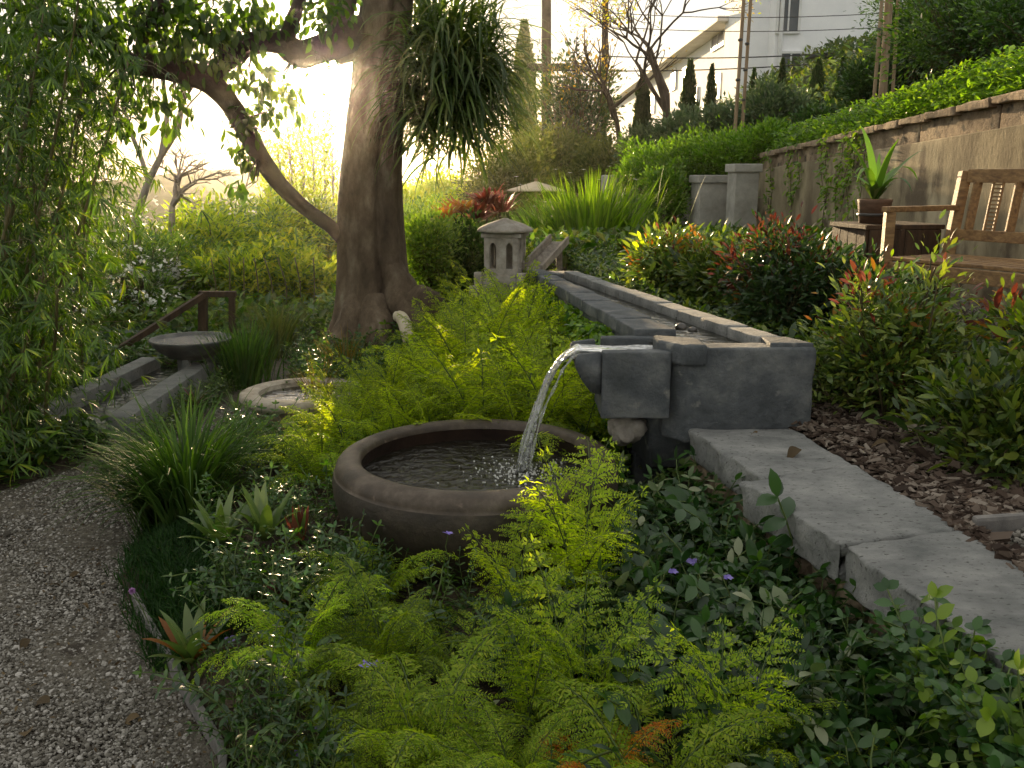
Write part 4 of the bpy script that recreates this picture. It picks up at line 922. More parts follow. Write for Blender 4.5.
cypress(838, 60, 130, 19, 15, 'dark cypress half hidden beside the bank shrubs at the right', 10, grp=CG)

def btree(name, loc, H, r0, lab, seed, depth=4, spread=.55, leafm=None, nleaf=0, lsize=.1, mat=M_bark2, lean=(0, 0), first=.35, cat='tree', cb=4, up=.25, llen=.66, tmpl=LFs, grp=None):
    r = random.Random(seed); g = Geo(); tips = []
    def rec(p, d, L, rad, k):
        n = 4; pts = [p]; dd = Vector(d)
        for i in range(n):
            dd = (dd+Vector((r.gauss(0, .13), r.gauss(0, .13), r.gauss(0, .06)+up*.12))).normalized(); pts.append(pts[-1]+dd*L/n)
        g.add(*tube([tuple(q) for q in pts], np.linspace(rad, rad*.62, n+1), 7 if k < 2 else 4, mi=0, cap=k == depth, wob=.15 if k < 2 else 0, seed=k))
        if k >= depth: tips.append(pts[-1]); tips.append(pts[2]); return
        for i in range(cb if k < depth-1 else 3):
            j = r.choice([n-1, n, n]) if i else n; ax = Vector((r.gauss(0, 1), r.gauss(0, 1), r.gauss(.25, .5))).normalized()
            nd = (dd+ax*spread*r.uniform(.7, 1.3)).normalized(); rec(pts[j], nd, L*llen*r.uniform(.8, 1.2), rad*.62*r.uniform(.75, 1), k+1)
    rec(Vector((0, 0, 0)), Vector((lean[0], lean[1], 1)).normalized(), H*first, r0, 0)
    e = empty(name, loc, 0, lab, cat, grp); build(g, 'trunk', mat, e, smooth=True)
    if nleaf:
        tp = np.array([tuple(t) for t in tips]); f = Geo(); leafclumps(f, tp, (lsize*1.3,)*3, max(1, nleaf//len(tp)), tmpl, lsize, 0 if not isinstance(leafm, list) else list(range(len(leafm))), seed, .1, .2, origin=(0, 0, H*.5)); build(f, 'crown', leafm, e, smooth=False)
    return e
p = at(667, 150, 19); btree('bare_tree', (p[0], 19, p[2]-.4), 5.6, .105, 'bare-branched tree with sparse yellow leaves in front of the white building', 21, depth=5, spread=.85, leafm=[L_yel, L_gold], nleaf=1500, lsize=.075, first=.27, lean=(-.06, 0), cb=3, up=.1, llen=.74)
p = at(625, 158, 22); btree('young_tree', (p[0], 22, p[2]-.3), 3.6, .075, 'small slender forked tree left of the bare-branched tree', 33, depth=3, spread=.7, leafm=[L_yel], nleaf=260, lsize=.07, first=.42)
p = at(765, 195, 33)
p = at(170, 205, 15); btree('leafless_tree', (p[0], 15, p[2]-.5), 2.6, .06, 'small leafless grey tree with wide thin twigs against the bright sky', 45, depth=4, spread=1.1, mat=M_paleb, first=.25, up=-.05)
p = at(130, 230, 13); btree('leafless_tree', (p[0], 13, p[2]-.5), 3.2, .07, 'thin leafless trunk rising behind the bamboo with white blossom below', 49, depth=3, spread=.6, mat=M_paleb, first=.5)
e = bush('green_tree', (at(577, 160, 26)[0], 26, at(577, 155, 26)[2]-.6), (1.15, 1.1, 1.65), 170, 42, LFs, .13, [L_dark, L_olive, L_yel], 'rounded green tree with a yellow-flowered crown behind the slender pole', 'tree', seed=7, spread=.18, mif=lambda c, r: np.where(c[:, 2] > 2.5, r.choice([0, 1, 2], len(c), p=[.3, .3, .4]), r.choice([0, 1], len(c), p=[.7, .3])), gap=.18, stem_r=.05)
# tall hazy poplar screen, left of the sun trunk
for k, (px, pt) in enumerate([(292, 128), (303, 112), (314, 104), (325, 118), (333, 100), (281, 142), (270, 150)]):
    H = at(px, pt, 30)[2]-at(px, 205, 30)[2]+1.2; p = at(px, 205, 30); e = empty('poplar_tree', (p[0], 30, p[2]-1.2), 0, 'tall thin hazy poplar in the row beyond the limb of the big tree', 'poplar', 'hazy thin poplars in a row'); r = np.random.default_rng(k)
    g = Geo(); g.add(*tube([(0, 0, 0), (.05, 0, H*.6), (0, 0, H)], [.05, .03, .01], 5))
    n = 60; z = r.random(n)*H; c = np.stack([r.normal(0, .16, n), r.normal(0, .16, n), z], -1)
    for q in c[:26]: g.add(*tube([(0, 0, max(0, q[2]-.6)), q], [.014, .005], 4, cap=False))
    build(g, 'trunk', M_paleb, e); f = Geo(); leafclumps(f, c, (.12, .12, .3), 26, LFs, .11, 0, k, .8); build(f, 'crown', L_gold, e)
# grouped mid-distance shrubs: (px, py_top, py_bottom, Y, half width px, leaf material, label)
def shrub_px(name, px, pt, pb, Yp, hw, mat, lab, seed, leafs=.10, tmpl=LFs, nc=110, per=34, grp=None, mif=None, cat='shrub', **k):
    a, b = at(px, pt, Yp), at(px, pb, Yp); h = (a[2]-b[2])/2; wv = hw/FPX*Yp; base = float(T(a[0], Yp)); b2 = min(b[2], a[2]-.3)
    zc = a[2]-h*1.0; k.setdefault('spread', .16*max(wv, h))
    return bush(name, (a[0], Yp, b2-.1), (wv*.92, max(wv*.7, .3), h), nc, per, tmpl, leafs, mat, lab, cat, grp, seed, zc=zc-(b2-.1), mif=mif, **k)
BGG = 'shrubs massed below the bare tree'
for k, a in enumerate([
    ('shrub', 505, 142, 235, 20, 42, L_olive, 'olive-toned fine shrub behind the red-leaved plant', .10), ('shrub', 560, 136, 200, 24, 46, L_olive, 'olive-green soft shrub above the beige parasol', .12),
    ('shrub', 610, 148, 215, 20, 38, L_olive, 'olive-green shrub under the slender pole', .10), ('shrub', 650, 128, 180, 18, 30, L_grey, 'grey-green rounded shrub at the foot of the bare tree', .09),
    ('shrub', 692, 118, 175, 17.5, 36, L_grey, 'grey-green shrub between bare tree and tied poles', .09), ('shrub', 775, 92, 150, 16.5, 38, L_grey, 'large grey-leaved shrub right of the tied poles', .09),
    ('shrub', 726, 108, 160, 17, 26, L_grey, 'grey-leaved shrub directly behind the tied poles', .09), ('shrub', 820, 112, 150, 14, 26, L_dark, 'dark shrub low behind the wall top', .08),
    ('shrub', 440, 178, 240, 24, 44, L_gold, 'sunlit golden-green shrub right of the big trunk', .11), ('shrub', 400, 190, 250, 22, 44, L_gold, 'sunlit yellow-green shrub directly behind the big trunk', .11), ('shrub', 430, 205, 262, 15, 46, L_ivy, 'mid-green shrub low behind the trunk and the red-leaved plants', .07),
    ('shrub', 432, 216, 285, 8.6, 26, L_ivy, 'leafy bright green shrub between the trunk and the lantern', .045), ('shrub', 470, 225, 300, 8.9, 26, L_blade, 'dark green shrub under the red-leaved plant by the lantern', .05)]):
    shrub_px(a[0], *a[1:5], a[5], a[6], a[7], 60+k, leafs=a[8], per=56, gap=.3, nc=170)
for k, a in enumerate([(210, 208, 290, 16, 52), (265, 202, 280, 17, 56), (320, 203, 280, 17.5, 44), (175, 230, 300, 15, 36), (240, 255, 310, 10.5, 40), (300, 255, 330, 10.6, 44)]):
    shrub_px('bamboo_bush', *a, [L_gold, L_ivy], 'feathery yellow-green bamboo bush glowing against the light', 90+k, na=.5, freq=2.4, leafs=(.13 if k < 3 else .10), tmpl=leaf(.24, 3, .12, .4), nc=170, per=44, grp='feathery bamboo bushes beyond the dish', mif=lambda c, r: r.choice([0, 1], len(c), p=[.6, .4]), up=.2, droop=.2, gap=.1)
# golden stems inside the feathery bushes
for k in range(8):
    px = 215+k*14; p = at(px, 315, 10.0); g = Geo(); pts = spline([(0, 0, 0), (.03, 0, .3), (.0+.05*math.sin(k), 0, .62)], 4); g.add(*tube(pts, .007, 6)); tag(build(g, 'bamboo_cane', M_bamb, smooth=True, loc=p), 'thin upright golden cane among the feathery bamboo bushes', 'bamboo cane', 'golden canes beyond the dish')
# creeper mounds over the far low wall and pillars
for k, a in enumerate([(735, 138, 178, 13.4, 44), (690, 142, 190, 13.8, 40), (650, 150, 200, 14.5, 34), (665, 170, 225, 12.9, 18), (770, 128, 160, 12.9, 30)]):
    shrub_px('creeper_mound', *a, L_hill, ['bright green creeper mounding over the nearest pillar', 'bright green creeper above the wider pillar', 'bright green creeper left of the pillars', 'creeper strands hanging down left of the wider pillar', 'bright green creeper at the far corner of the wall top'][k], 120+k, leafs=.06, per=60, nc=120, up=.5)
# bank shrubs, top right
for k, a in enumerate([(925, 8, 100, 11.5, 42), (985, -30, 80, 9.2, 85), (945, -30, 60, 12.5, 60), (874, 60, 118, 12.8, 24), (1060, -40, 90, 8.2, 70)]):
    shrub_px('bank_shrub', *a, [L_dark, L_blade], ['dense dark green shrub right of the brown poles', 'tall dense dark green shrub above the bench wall', 'dark shrub high on the bank touching the frame top', 'greyish sparse shrub left of the brown poles', 'dark shrub at the right frame edge on the bank'][k], 140+k, leafs=.055 if k != 3 else .06, nc=230, per=46, gap=.12, mif=lambda c, r: r.choice([0, 1], len(c), p=[.75, .25]), tmpl=LFl)
# ------------------------------------------------------------------ bank ground cover (uncountable)
def cover(name, pf, n, tmpls, size, mats, h, dens_mi=None, up=.7, sj=.3, seed=0):
    r = np.random.default_rng(seed); g = Geo(); per = n//len(tmpls)
    for t in tmpls:
        P = pf(per, r); m = len(P); hh = r.random(m)**.8; P[:, 2] += hh*(h(P[:, 0], P[:, 1]) if callable(h) else h)
        D = r.normal(0, 1, (m, 3)); D[:, 2] = np.abs(D[:, 2])*.4+up*.5; Rm = frames(D, r.normal(0, .5, m)); S = size*r.lognormal(0, sj, m)
        if isinstance(mats, list) and len(mats) > 1:
            mi = r.choice(len(mats), m, p=dens_mi)
            for q in range(len(mats)): k = mi == q; scatter(g, t, P[k], Rm[k], S[k], q)
        else: scatter(g, t, P, Rm, S, 0)
    return tag(build(g, name, mats, smooth=True), kind='stuff')
def fbank(n, r):
    y = 5.2+r.random(n)**.8*9; x = ip(y, CW)+.03+np.abs(r.normal(0, 1.1, n)); return np.stack([x, y, T(np.maximum(x, ip(y, CW)+.3), y)-.02], -1)
cover('bank_ground_cover', fbank, 60000, [LFl, LF], .044, [L_hill, L_ivy, L_dark], .30, [.55, .3, .15], seed=3)
def fwalltop(n, r):
    y = r.uniform(6, 13.5, n); x = ip(y, CW)+r.normal(.18, .07, n); z = np.array([wtop(v) for v in y]); return np.stack([x, y, z], -1)
cover('wall_top_creeper', fwalltop, 9000, [LFl], .05, [L_hill, L_ivy], lambda x, y: .06+.12*np.abs(np.sin(y*3.1)*np.sin(y*1.3)), [.7, .3], seed=4)
# sprig: a short stem with paired leaves
def sprig(n, L, ls, tm, a0=1.2, a1=.2, seed=0, mi=0):
    r = random.Random(seed); g = Geo(); pts = [np.zeros(3)]; th = a0
    for k in range(n):
        th = a0+(a1-a0)*k/n; pts.append(pts[-1]+np.array((r.uniform(-.1, .1)*L/n, math.cos(th)*L/n, math.sin(th)*L/n)))
    g.add(*tube(pts, .0016, 3, mi=1, cap=False)); B = []; D = []
    for k in range(1, n+1):
        for s in (-1, 1): B.append(pts[k]); D.append((s*.9, .35, .25+r.uniform(-.3, .3)))
    B.append(pts[-1]); D.append((0, .6, .8)); B = np.array(B); D = np.array(D)
    scatter(g, tm, B, frames(D, RG.normal(0, .3, len(D))), ls*(1-.35*np.linspace(0, 1, len(B)))*RG.uniform(.8, 1.2, len(B)), mi); return g.arr()
def sprigcover(name, pf, n, L, ls, tm, mats, seed, k=5, nn=5, h=0, pv=None, tilt=.45):
    r = np.random.default_rng(seed); g = Geo(); sp = [sprig(nn, L, ls, tm, 1.35, .1+.2*q, q) for q in range(k)]
    for q in range(k):
        P = pf(n//k, r); m = len(P); P[:, 2] += r.random(m)*h; Rm = rot_euler(r.normal(0, tilt, m), r.normal(0, tilt, m), r.uniform(0, 6.283, m)); S = r.lognormal(0, .22, m)
        if pv:
            kk = r.random(m) < pv; V, F = sp[q]; scatter(g, (V, [(f, 2 if mm == 0 else 1) for f, mm in F]), P[kk], Rm[kk], S[kk]); scatter(g, sp[q], P[~kk], Rm[~kk], S[~kk])
        else: scatter(g, sp[q], P, Rm, S)
    return tag(build(g, name, mats, smooth=True), kind='stuff')
def inbowl(x, y, m=0): return ((x+.145)**2+(y-3.60)**2 < (.60+m)**2) | ((x+1.26)**2+(y-5.5)**2 < .36**2) | ((x-.33)**2*0+(np.abs(x-.45) < .25)*(np.abs(y-3.95) < .22)*(1 == 1) > .5)
def region(xa, xb, ya, yb, hf=None):
    def f(n, r):
        X_ = r.uniform(xa, xb, n*3); Y_ = r.uniform(ya, yb, n*3); k = (X_ > ip(Y_, PR)+.06) & (X_ < ip(Y_, WL)+.02) & ~inbowl(X_, Y_)
        for ex, ey, er in EXC: k &= ((X_-ex)**2+(Y_-ey)**2 > er*er) | (r.random(len(k)) < .12)
        k &= (X_ > ip(Y_, [(2.75, -.95), (3.2, -1.1), (4, -1.45)])) | (Y_ > 4) | (Y_ < 2.75)
        k &= n2(X_*2.1+3, Y_*2.1) > -.55
        X_, Y_ = X_[k][:n], Y_[k][:n]
        return np.stack([X_, Y_, T(np.minimum(X_, ip(Y_, WL)-.02), Y_)+(hf(X_, Y_) if hf else 0)], -1)
    return f
# broad vinca on the right below the slabs, climbing towards them
EXC = [(-1.30, 3.85, .22), (-1.04, 3.30, .24), (-.87, 3.3, .22), (-.90, 2.6, .22), (-.78, 3.2, .1), (-.6, 2.75, .08), (-1.22, 5.05, .25), (-.3, 2.85, .2), (.05, 2.9, .22), (.2, 2.95, .18), (-.5, 2.5, .2), (-.3, 2.4, .25), (-.17, 2.0, .25), (.1, 2.25, .25), (.2, 1.9, .25), (.45, 1.95, .15)]
def hslope(x, y): return .08*np.clip(1-(ip(y, WL)-x)/.55, 0, 1)**1.2*(y < 3.6)*(.6+.4*np.abs(np.sin(y*4.3)))
sprigcover('periwinkle_cover', region(-.1, 1.2, 1.75, 4.3, hslope), 820, .17, .058, LF, [L_vinca, M_stemg, L_vincav], 31, h=.03, pv=.22)
def fedge(n, r):
    y = 1.5+r.random(n)**1.5*.5; x = ip(y, SLL)+np.abs(r.normal(0, .035, n))-.09; return np.stack([x, y, np.full(n, .42)], -1)
sprigcover('creeping_ivy', fedge, 260, .15, .036, LFr, [L_vinca, M_stemg, L_ivy], 32, h=.05, pv=.3)
def fedge2(n, r):
    y = r.uniform(1.6, 3.1, n); x = ip(y, SLL)-.05-r.random(n)*.40; return np.stack([x, y, .17+.10*np.clip(1-(ip(y, SLL)-x)/.5, 0, 1)], -1)
sprigcover('leafy_edge_cover', fedge2, 700, .15, .034, LF, [L_small, M_stemg, L_vinca], 33, h=.05, pv=.5)
def frill(n, r):
    y = r.uniform(4.7, 7.0, n); x = -2.24+r.random(n)*.16; return np.stack([x, y, T(x, y)], -1)
sprigcover('rill_edge_cover', frill, 260, .17, .035, LFl, [L_small, M_stemg, L_ivy], 37, h=.04, pv=.4)
# small glossy leaves, left and middle of the bed
def hl(x, y): return .02+.06*np.abs(n2(x*2.2, y*2.2))
sprigcover('small_leaf_cover', region(-1.9, -.5, 2.6, 7.2, hl), 2000, .15, .028, LF, [L_small, M_stemg, L_vinca], 34, h=.06, pv=.3)
sprigcover('small_leaf_cover', region(-1.2, .1, 1.75, 3.2, hl), 900, .13, .032, LFl, [L_small, M_stemg, L_vinca], 35, h=.05, pv=.4)
sprigcover('bed_ground_cover', region(-1.9, .5, 4.1, 8.6), 1500, .18, .04, LF, [L_small, M_stemg, L_ivy], 36, h=.06, pv=.4)
# under-planting on the right terrace and far ground
def fterr(n, r):
    y = r.uniform(4.0, 11.5, n); x = ip(y, [(4, 1.38), (6.8, .68), (12, .2)])+r.random(n)**1.3*(1.1+.1*(y-4)); return np.stack([x, y, T(x, y)], -1)
cover('terrace_ground_cover', fterr, 26000, [LF, LFl], .045, [L_nand, L_dark, L_ivy], .22, [.5, .3, .2], seed=8)
def fleft(n, r):
    y = 4.2+r.random(n)*7; x = ip(y, PL)-.03-np.abs(r.normal(0, 1.0, n)); k = ~((x > -3.02) & (x < -2.22) & (y > 5.3) & (y < 7.3)); x, y = x[k], y[k]; return np.stack([x, y, T(x, y)], -1)
cover('shade_ground_cover', fleft, 36000, [LFn, LF], .06, [L_bamboo, L_small, L_dark], .18, [.4, .35, .25], seed=9)
def ffar(n, r):
    y = 8.4+r.random(n)**1.3*9; x = -7+r.random(n)*11; x = np.where(y > 6, x, x); k = x < ip(y, CW)-.1; x, y = x[k], y[k]; return np.stack([x, y, T(x, y)], -1)
cover('far_ground_cover', ffar, 42000, [LFs], .09, [L_ivy, L_olive, L_small], .3, [.4, .3, .3], seed=10)
def fhill(n, r):
    y = 14+r.random(n)**1.2*16; x = -2+r.random(n)*14; return np.stack([x, y, T(x, y)], -1)
cover('hillside_scrub', fhill, 26000, [LFs], .17, [L_olive, L_grey, L_ivy], .5, [.4, .4, .2], seed=12)
# ivy on the channel's left side
def fchan(n, r):
    t = r.random(n); x = .565+(.165-.565)*t-np.abs(r.normal(0, .05, n)); y = 4.18+(6.85-4.18)*t; z = .22+r.random(n)**.7*.62-.02*np.sin(t*25); return np.stack([x, y, z], -1)
g = Geo(); r = np.random.default_rng(5); n = 9000; P = fchan(n, r); D = r.normal(0, .7, (n, 3)); D[:, 0] -= .6; D[:, 2] -= .3; ka = r.random(n) < .6
scatter(g, LFr, P[ka], frames(D[ka], r.normal(0, .6, ka.sum())), .034*r.lognormal(0, .25, ka.sum()), 0); scatter(g, LF, P[~ka], frames(D[~ka], r.normal(0, .6, (~ka).sum())), .034*r.lognormal(0, .25, (~ka).sum()), 1)
tag(build(g, 'channel_ivy', [L_ivy, L_small], smooth=True), kind='stuff')
# vine strands on the concrete wall near the pillar
g = Geo(); r = np.random.default_rng(15)
for k in range(9):
    y = r.uniform(9.2, 12.3); z = wtop(y)-.02; pts = []
    for q in range(12): pts.append((ip(y, CW)-.035+.0, y+r.normal(0, .03)+.1*math.sin(q*.5+k), z-q*r.uniform(.05, .085)))
    g.add(*tube(pts, .004, 4, mi=1, cap=False)); P = np.repeat(np.array(pts), 9, 0)+r.normal(0, .045, (108, 3))*np.array((.5, 1, 1)); D = r.normal(0, .6, (108, 3)); D[:, 0] -= .7; D[:, 2] -= .4
    scatter(g, LF, P, frames(D, r.normal(0, .6, 108)), .05*r.lognormal(0, .25, 108), 0)
tag(build(g, 'wall_creeper', [L_ivy, M_stem], smooth=True), 'thin creeper strands trailing down the stucco wall beside the pillar', 'creeper')

# ------------------------------------------------------------------ the big tree
TY = 7.35
tr = empty('big_tree', (at(380, 345, TY)[0], TY, .2), 0, 'large smooth-barked tree whose trunk rises beside the sun, with a limb arching left', 'tree'); off = np.array(tr.location)
g = Geo(); zs_px = [(368, 386, 70), (352, 384, 58), (335, 381, 48), (310, 377, 41), (280, 372, 36), (245, 370, 34.5), (205, 369, 33), (165, 371, 31.5), (130, 374, 30), (100, 377, 29), (70, 380, 28.5), (40, 383, 28), (10, 387, 27), (-25, 391, 27), (-70, 396, 25), (-130, 402, 22)]
zs_ = spline([(py, cx, rr) for py, cx, rr in zs_px], 4); n = 48; V = []
for k, (py, cx, rr) in enumerate(zs_):
    c = at(cx, py, TY)-off; R0 = rr/FPX*TY; z = c[2]
    for q in range(n):
        a = q/n*2*math.pi; lob = 1+.07*math.cos(2*a+.6+z*.4)+.05*math.cos(3*a+z*.8)+.03*math.cos(7*a-z)
        da = (a-(-1.18)-.10*math.sin(z*1.2)+math.pi) % (2*math.pi)-math.pi; lob -= .26*math.exp(-(da/.11)**2)-.05*math.exp(-((da-.35)/.25)**2)                 # the deep seam down the front
        flare = 1+.5*math.exp(-max(0, z)/.28)*(.5+.5*math.cos(5*a+1)); lob += .025*noise.noise(Vector((math.cos(a)*2, math.sin(a)*2, z*2.2)))+.012*noise.noise(Vector((math.cos(a)*7, math.sin(a)*7, z*5)))
        V.append((c[0]+R0*lob*flare*math.cos(a)*.93, c[1]+R0*lob*flare*math.sin(a), z))
m = len(zs_); F = [(k*n+(q+1) % n, k*n+q, (k+1)*n+q, (k+1)*n+(q+1) % n) if False else (k*n+q, k*n+(q+1) % n, (k+1)*n+(q+1) % n, (k+1)*n+q) for k in range(m-1) for q in range(n)]
g.add(V, F)
lg = Geo()
def limb(pts, seed=0, nn=12, kk=6, wob=.12):
    q = spline([(px, py, Yp, r) for px, py, Yp, r in pts], kk); P = [at(a, b, c)-off for a, b, c, d in q]; (g if seed in (9, 4) else lg).add(*tube(P, [d/FPX*c for a, b, c, d in q], nn, wob=wob, seed=seed)); return P
l1 = limb([(a_, b_, c_, d_*.86) for a_, b_, c_, d_ in [(372, 285, 7.33, 8), (352, 250, 7.3, 9), (332, 228, 7.2, 8), (300, 204, 7.1, 8.5), (270, 172, 7.0, 10), (250, 138, 6.9, 11), (230, 104, 6.8, 12), (205, 80, 6.7, 13), (168, 68, 6.6, 14), (130, 62, 6.5, 11), (108, 38, 6.4, 9), (80, 30, 6.3, 7), (40, 15, 6.2, 5), (0, 5, 6.1, 3)]], 1)
l2 = limb([(388, 60, 7.35, 16), (360, 34, 7.3, 17), (330, 46, 7.1, 14), (300, 54, 6.95, 13), (280, 42, 6.9, 11), (255, 42, 6.85, 10), (232, 56, 6.8, 9), (212, 76, 6.75, 9)], 2)
l3 = limb([(284, 46, 6.9, 9), (292, 22, 6.85, 7), (302, -5, 6.8, 5.5), (318, -50, 6.8, 4)], 3)
l4 = limb([(352, 60, 7.3, 16), (340, 20, 7.3, 13), (350, -20, 7.3, 12), (365, -70, 7.3, 10)], 4)
l5 = limb([(150, 66, 6.6, 8), (142, 46, 6.5, 6), (150, 20, 6.4, 5), (170, -15, 6.3, 3)], 5)
l6 = limb([(262, 50, 6.85, 3.5), (230, 55, 6.7, 3), (195, 20, 6.6, 2.2), (170, -5, 6.5, 2)], 6, nn=6)
l7 = limb([(410, 40, 7.3, 10), (440, 30, 7.35, 6), (470, 40, 7.4, 4)], 7, nn=8)
# buttress root on the right and the knob above it
for pts in ([(385, 255, 7.25, 12), (402, 300, 7.15, 19), (418, 330, 7.05, 25), (424, 362, 6.98, 30)], [(392, 290, 7.3, 14), (412, 308, 7.15, 20), (427, 304, 7.05, 17), (432, 325, 7.0, 17), (440, 352, 6.95, 15), (445, 372, 6.95, 14)],
            [(362, 290, 7.2, 12), (352, 325, 7.1, 16), (340, 352, 7.0, 16), (330, 372, 6.95, 12)], [(375, 300, 7.15, 16), (376, 335, 7.0, 19), (380, 370, 6.9, 22)]):
    limb(pts, 9, nn=16, wob=.35)
build(g, 'trunk', M_bark, tr, smooth=True); 
g = Geo(); q = spline([(396, 316, 6.72, 5), (402, 318, 6.68, 6.5), (407, 332, 6.62, 6.8), (410, 345, 6.6, 6.2), (413, 356, 6.58, 6)], 5); g.add(*tube([at(a, b, c)-off for a, b, c, d in q], [d/FPX*c for a, b, c, d in q], 12, wob=.1)); build(g, 'peeled_stub', M_stub, tr, smooth=True)
# foliage clusters of the canopy: (px, py, Y, radius px, leaves)
cl = [(95, 20, 6.2, 26, 170), (130, 25, 6.3, 26, 160), (165, 22, 6.4, 26, 190), (200, 30, 6.5, 26, 190), (235, 18, 6.6, 26, 170), (262, 18, 6.7, 22, 120), (180, 50, 6.5, 18, 110), (215, 50, 6.6, 18, 110), (100, 55, 6.2, 26, 160),
      (75, 80, 6.1, 30, 190), (115, 90, 6.3, 22, 110), (160, 95, 6.4, 20, 110), (182, 110, 6.5, 12, 45), (170, 125, 6.5, 11, 34), (140, 95, 6.4, 16, 70), (262, 80, 6.8, 17, 95), (268, 108, 6.8, 14, 80), (244, 122, 6.8, 15, 95), (240, 150, 6.9, 11, 60), (250, 165, 6.9, 8, 34), (290, 88, 6.8, 12, 40), (296, 108, 6.8, 8, 20), (310, 15, 6.8, 20, 80),
      (330, 18, 6.9, 18, 60), (325, 60, 6.9, 10, 16), (238, 188, 6.5, 10, 22), (50, 45, 6.0, 30, 200), (20, 60, 6.0, 30, 200), (20, 15, 6.0, 30, 200), (60, 5, 6.1, 26, 160), (120, 125, 6.2, 16, 60), (90, 120, 6.2, 24, 110), (190, 0, 6.5, 28, 150), (150, 0, 6.4, 26, 130), (230, 70, 6.7, 12, 50), (335, 0, 7.0, 20, 60), (425, 8, 7.3, 16, 100), (440, 25, 7.3, 14, 70)]
f = Geo(); r = np.random.default_rng(77)
limbs = [np.array(l) for l in (l1, l2, l3, l5, l6, l7, l4)]; allp = np.concatenate(limbs); tg = lg
for px, py, Yp, rp, nl in cl:
    nl = int(nl*(.55 if (50 < py and px < 200) else .8))
    c = at(px, py, Yp)-off; R0 = rp/FPX*Yp; P = c+r.normal(0, .55, (nl, 3))*R0; k = np.argmin(np.linalg.norm(allp-c, axis=1)); b = allp[k]
    for q in range(max(3, nl//16)):
        e_ = P[r.integers(nl)]; mid = (b+e_)/2+r.normal(0, .05, 3); tg.add(*tube([b, mid, e_], [.009, .005, .002], 4, cap=False))
    D = (P-c)/R0*.5+r.normal(0, .5, (nl, 3)); D[:, 2] -= .75; scatter(f, leaf(.46, 4, .2, .4), P, frames(D, r.normal(0, .9, nl)), .072*r.lognormal(0, .25, nl), 0 if (px, py) != (238, 188) else 1)
build(f, 'crown', [L_tree, L_hill], tr, smooth=True); build(lg, 'limbs', M_barkd, tr, smooth=True)
# ------------------------------------------------------------------ hanging epiphyte on the tree
g = Geo(); r = np.random.default_rng(8); n = 2300; c = at(450, 94, 7.25)
st_ = [blade(.040, 7, a, b, pw) for a, b, pw in [(.9, -1.45, 1.0), (.5, -1.5, .9), (.1, -1.5, .8), (.7, -1.3, 1.3), (1.0, -.9, 1.5), (.3, -1.4, .7)]]
sh = np.array((.45, .34, .68)); k_ = 0
for t in st_:
    m = n//6; d = r.normal(size=(m, 3)); d /= np.linalg.norm(d, axis=1)[:, None]; rad = r.random(m)**.5*.85; P = c+d*rad[:, None]*sh; P[:, 2] += .05
    P = P[(P[:, 0] > at(396, 80, 7.25)[0])]; d = (P-c)/sh; m = len(P); az = np.arctan2(-d[:, 0]+r.normal(0, .35, m), d[:, 1]+r.normal(0, .35, m)); s = r.uniform(.28, .66, m)
    kk = r.random(m) < .12; Rr = rot_euler(r.normal(0, .15, m), r.normal(0, .2, m), az); S3 = np.stack([s*.9, s, s], -1); scatter(g, t, P[~kk], Rr[~kk], S3[~kk], 0); scatter(g, t, P[kk], Rr[kk], S3[kk], 1)
up_ = blade(.030, 7, 1.5, .5, 1.5); m = 90; P = c+np.stack([r.uniform(-.25, .38, m), r.uniform(-.2, .2, m), r.uniform(.1, .5, m)], -1); scatter(g, up_, P, rot_euler(r.normal(0, .1, m), r.normal(0, .1, m), r.normal(-1.3, .9, m)), np.stack([np.full(m, .5)]+[r.uniform(.3, .62, m)]*2, -1), 0)
tag(build(g, 'hanging_strap_plant', [L_strap, L_olive], smooth=True), 'huge shaggy clump of hanging strap leaves growing on the tree trunk', 'epiphyte')

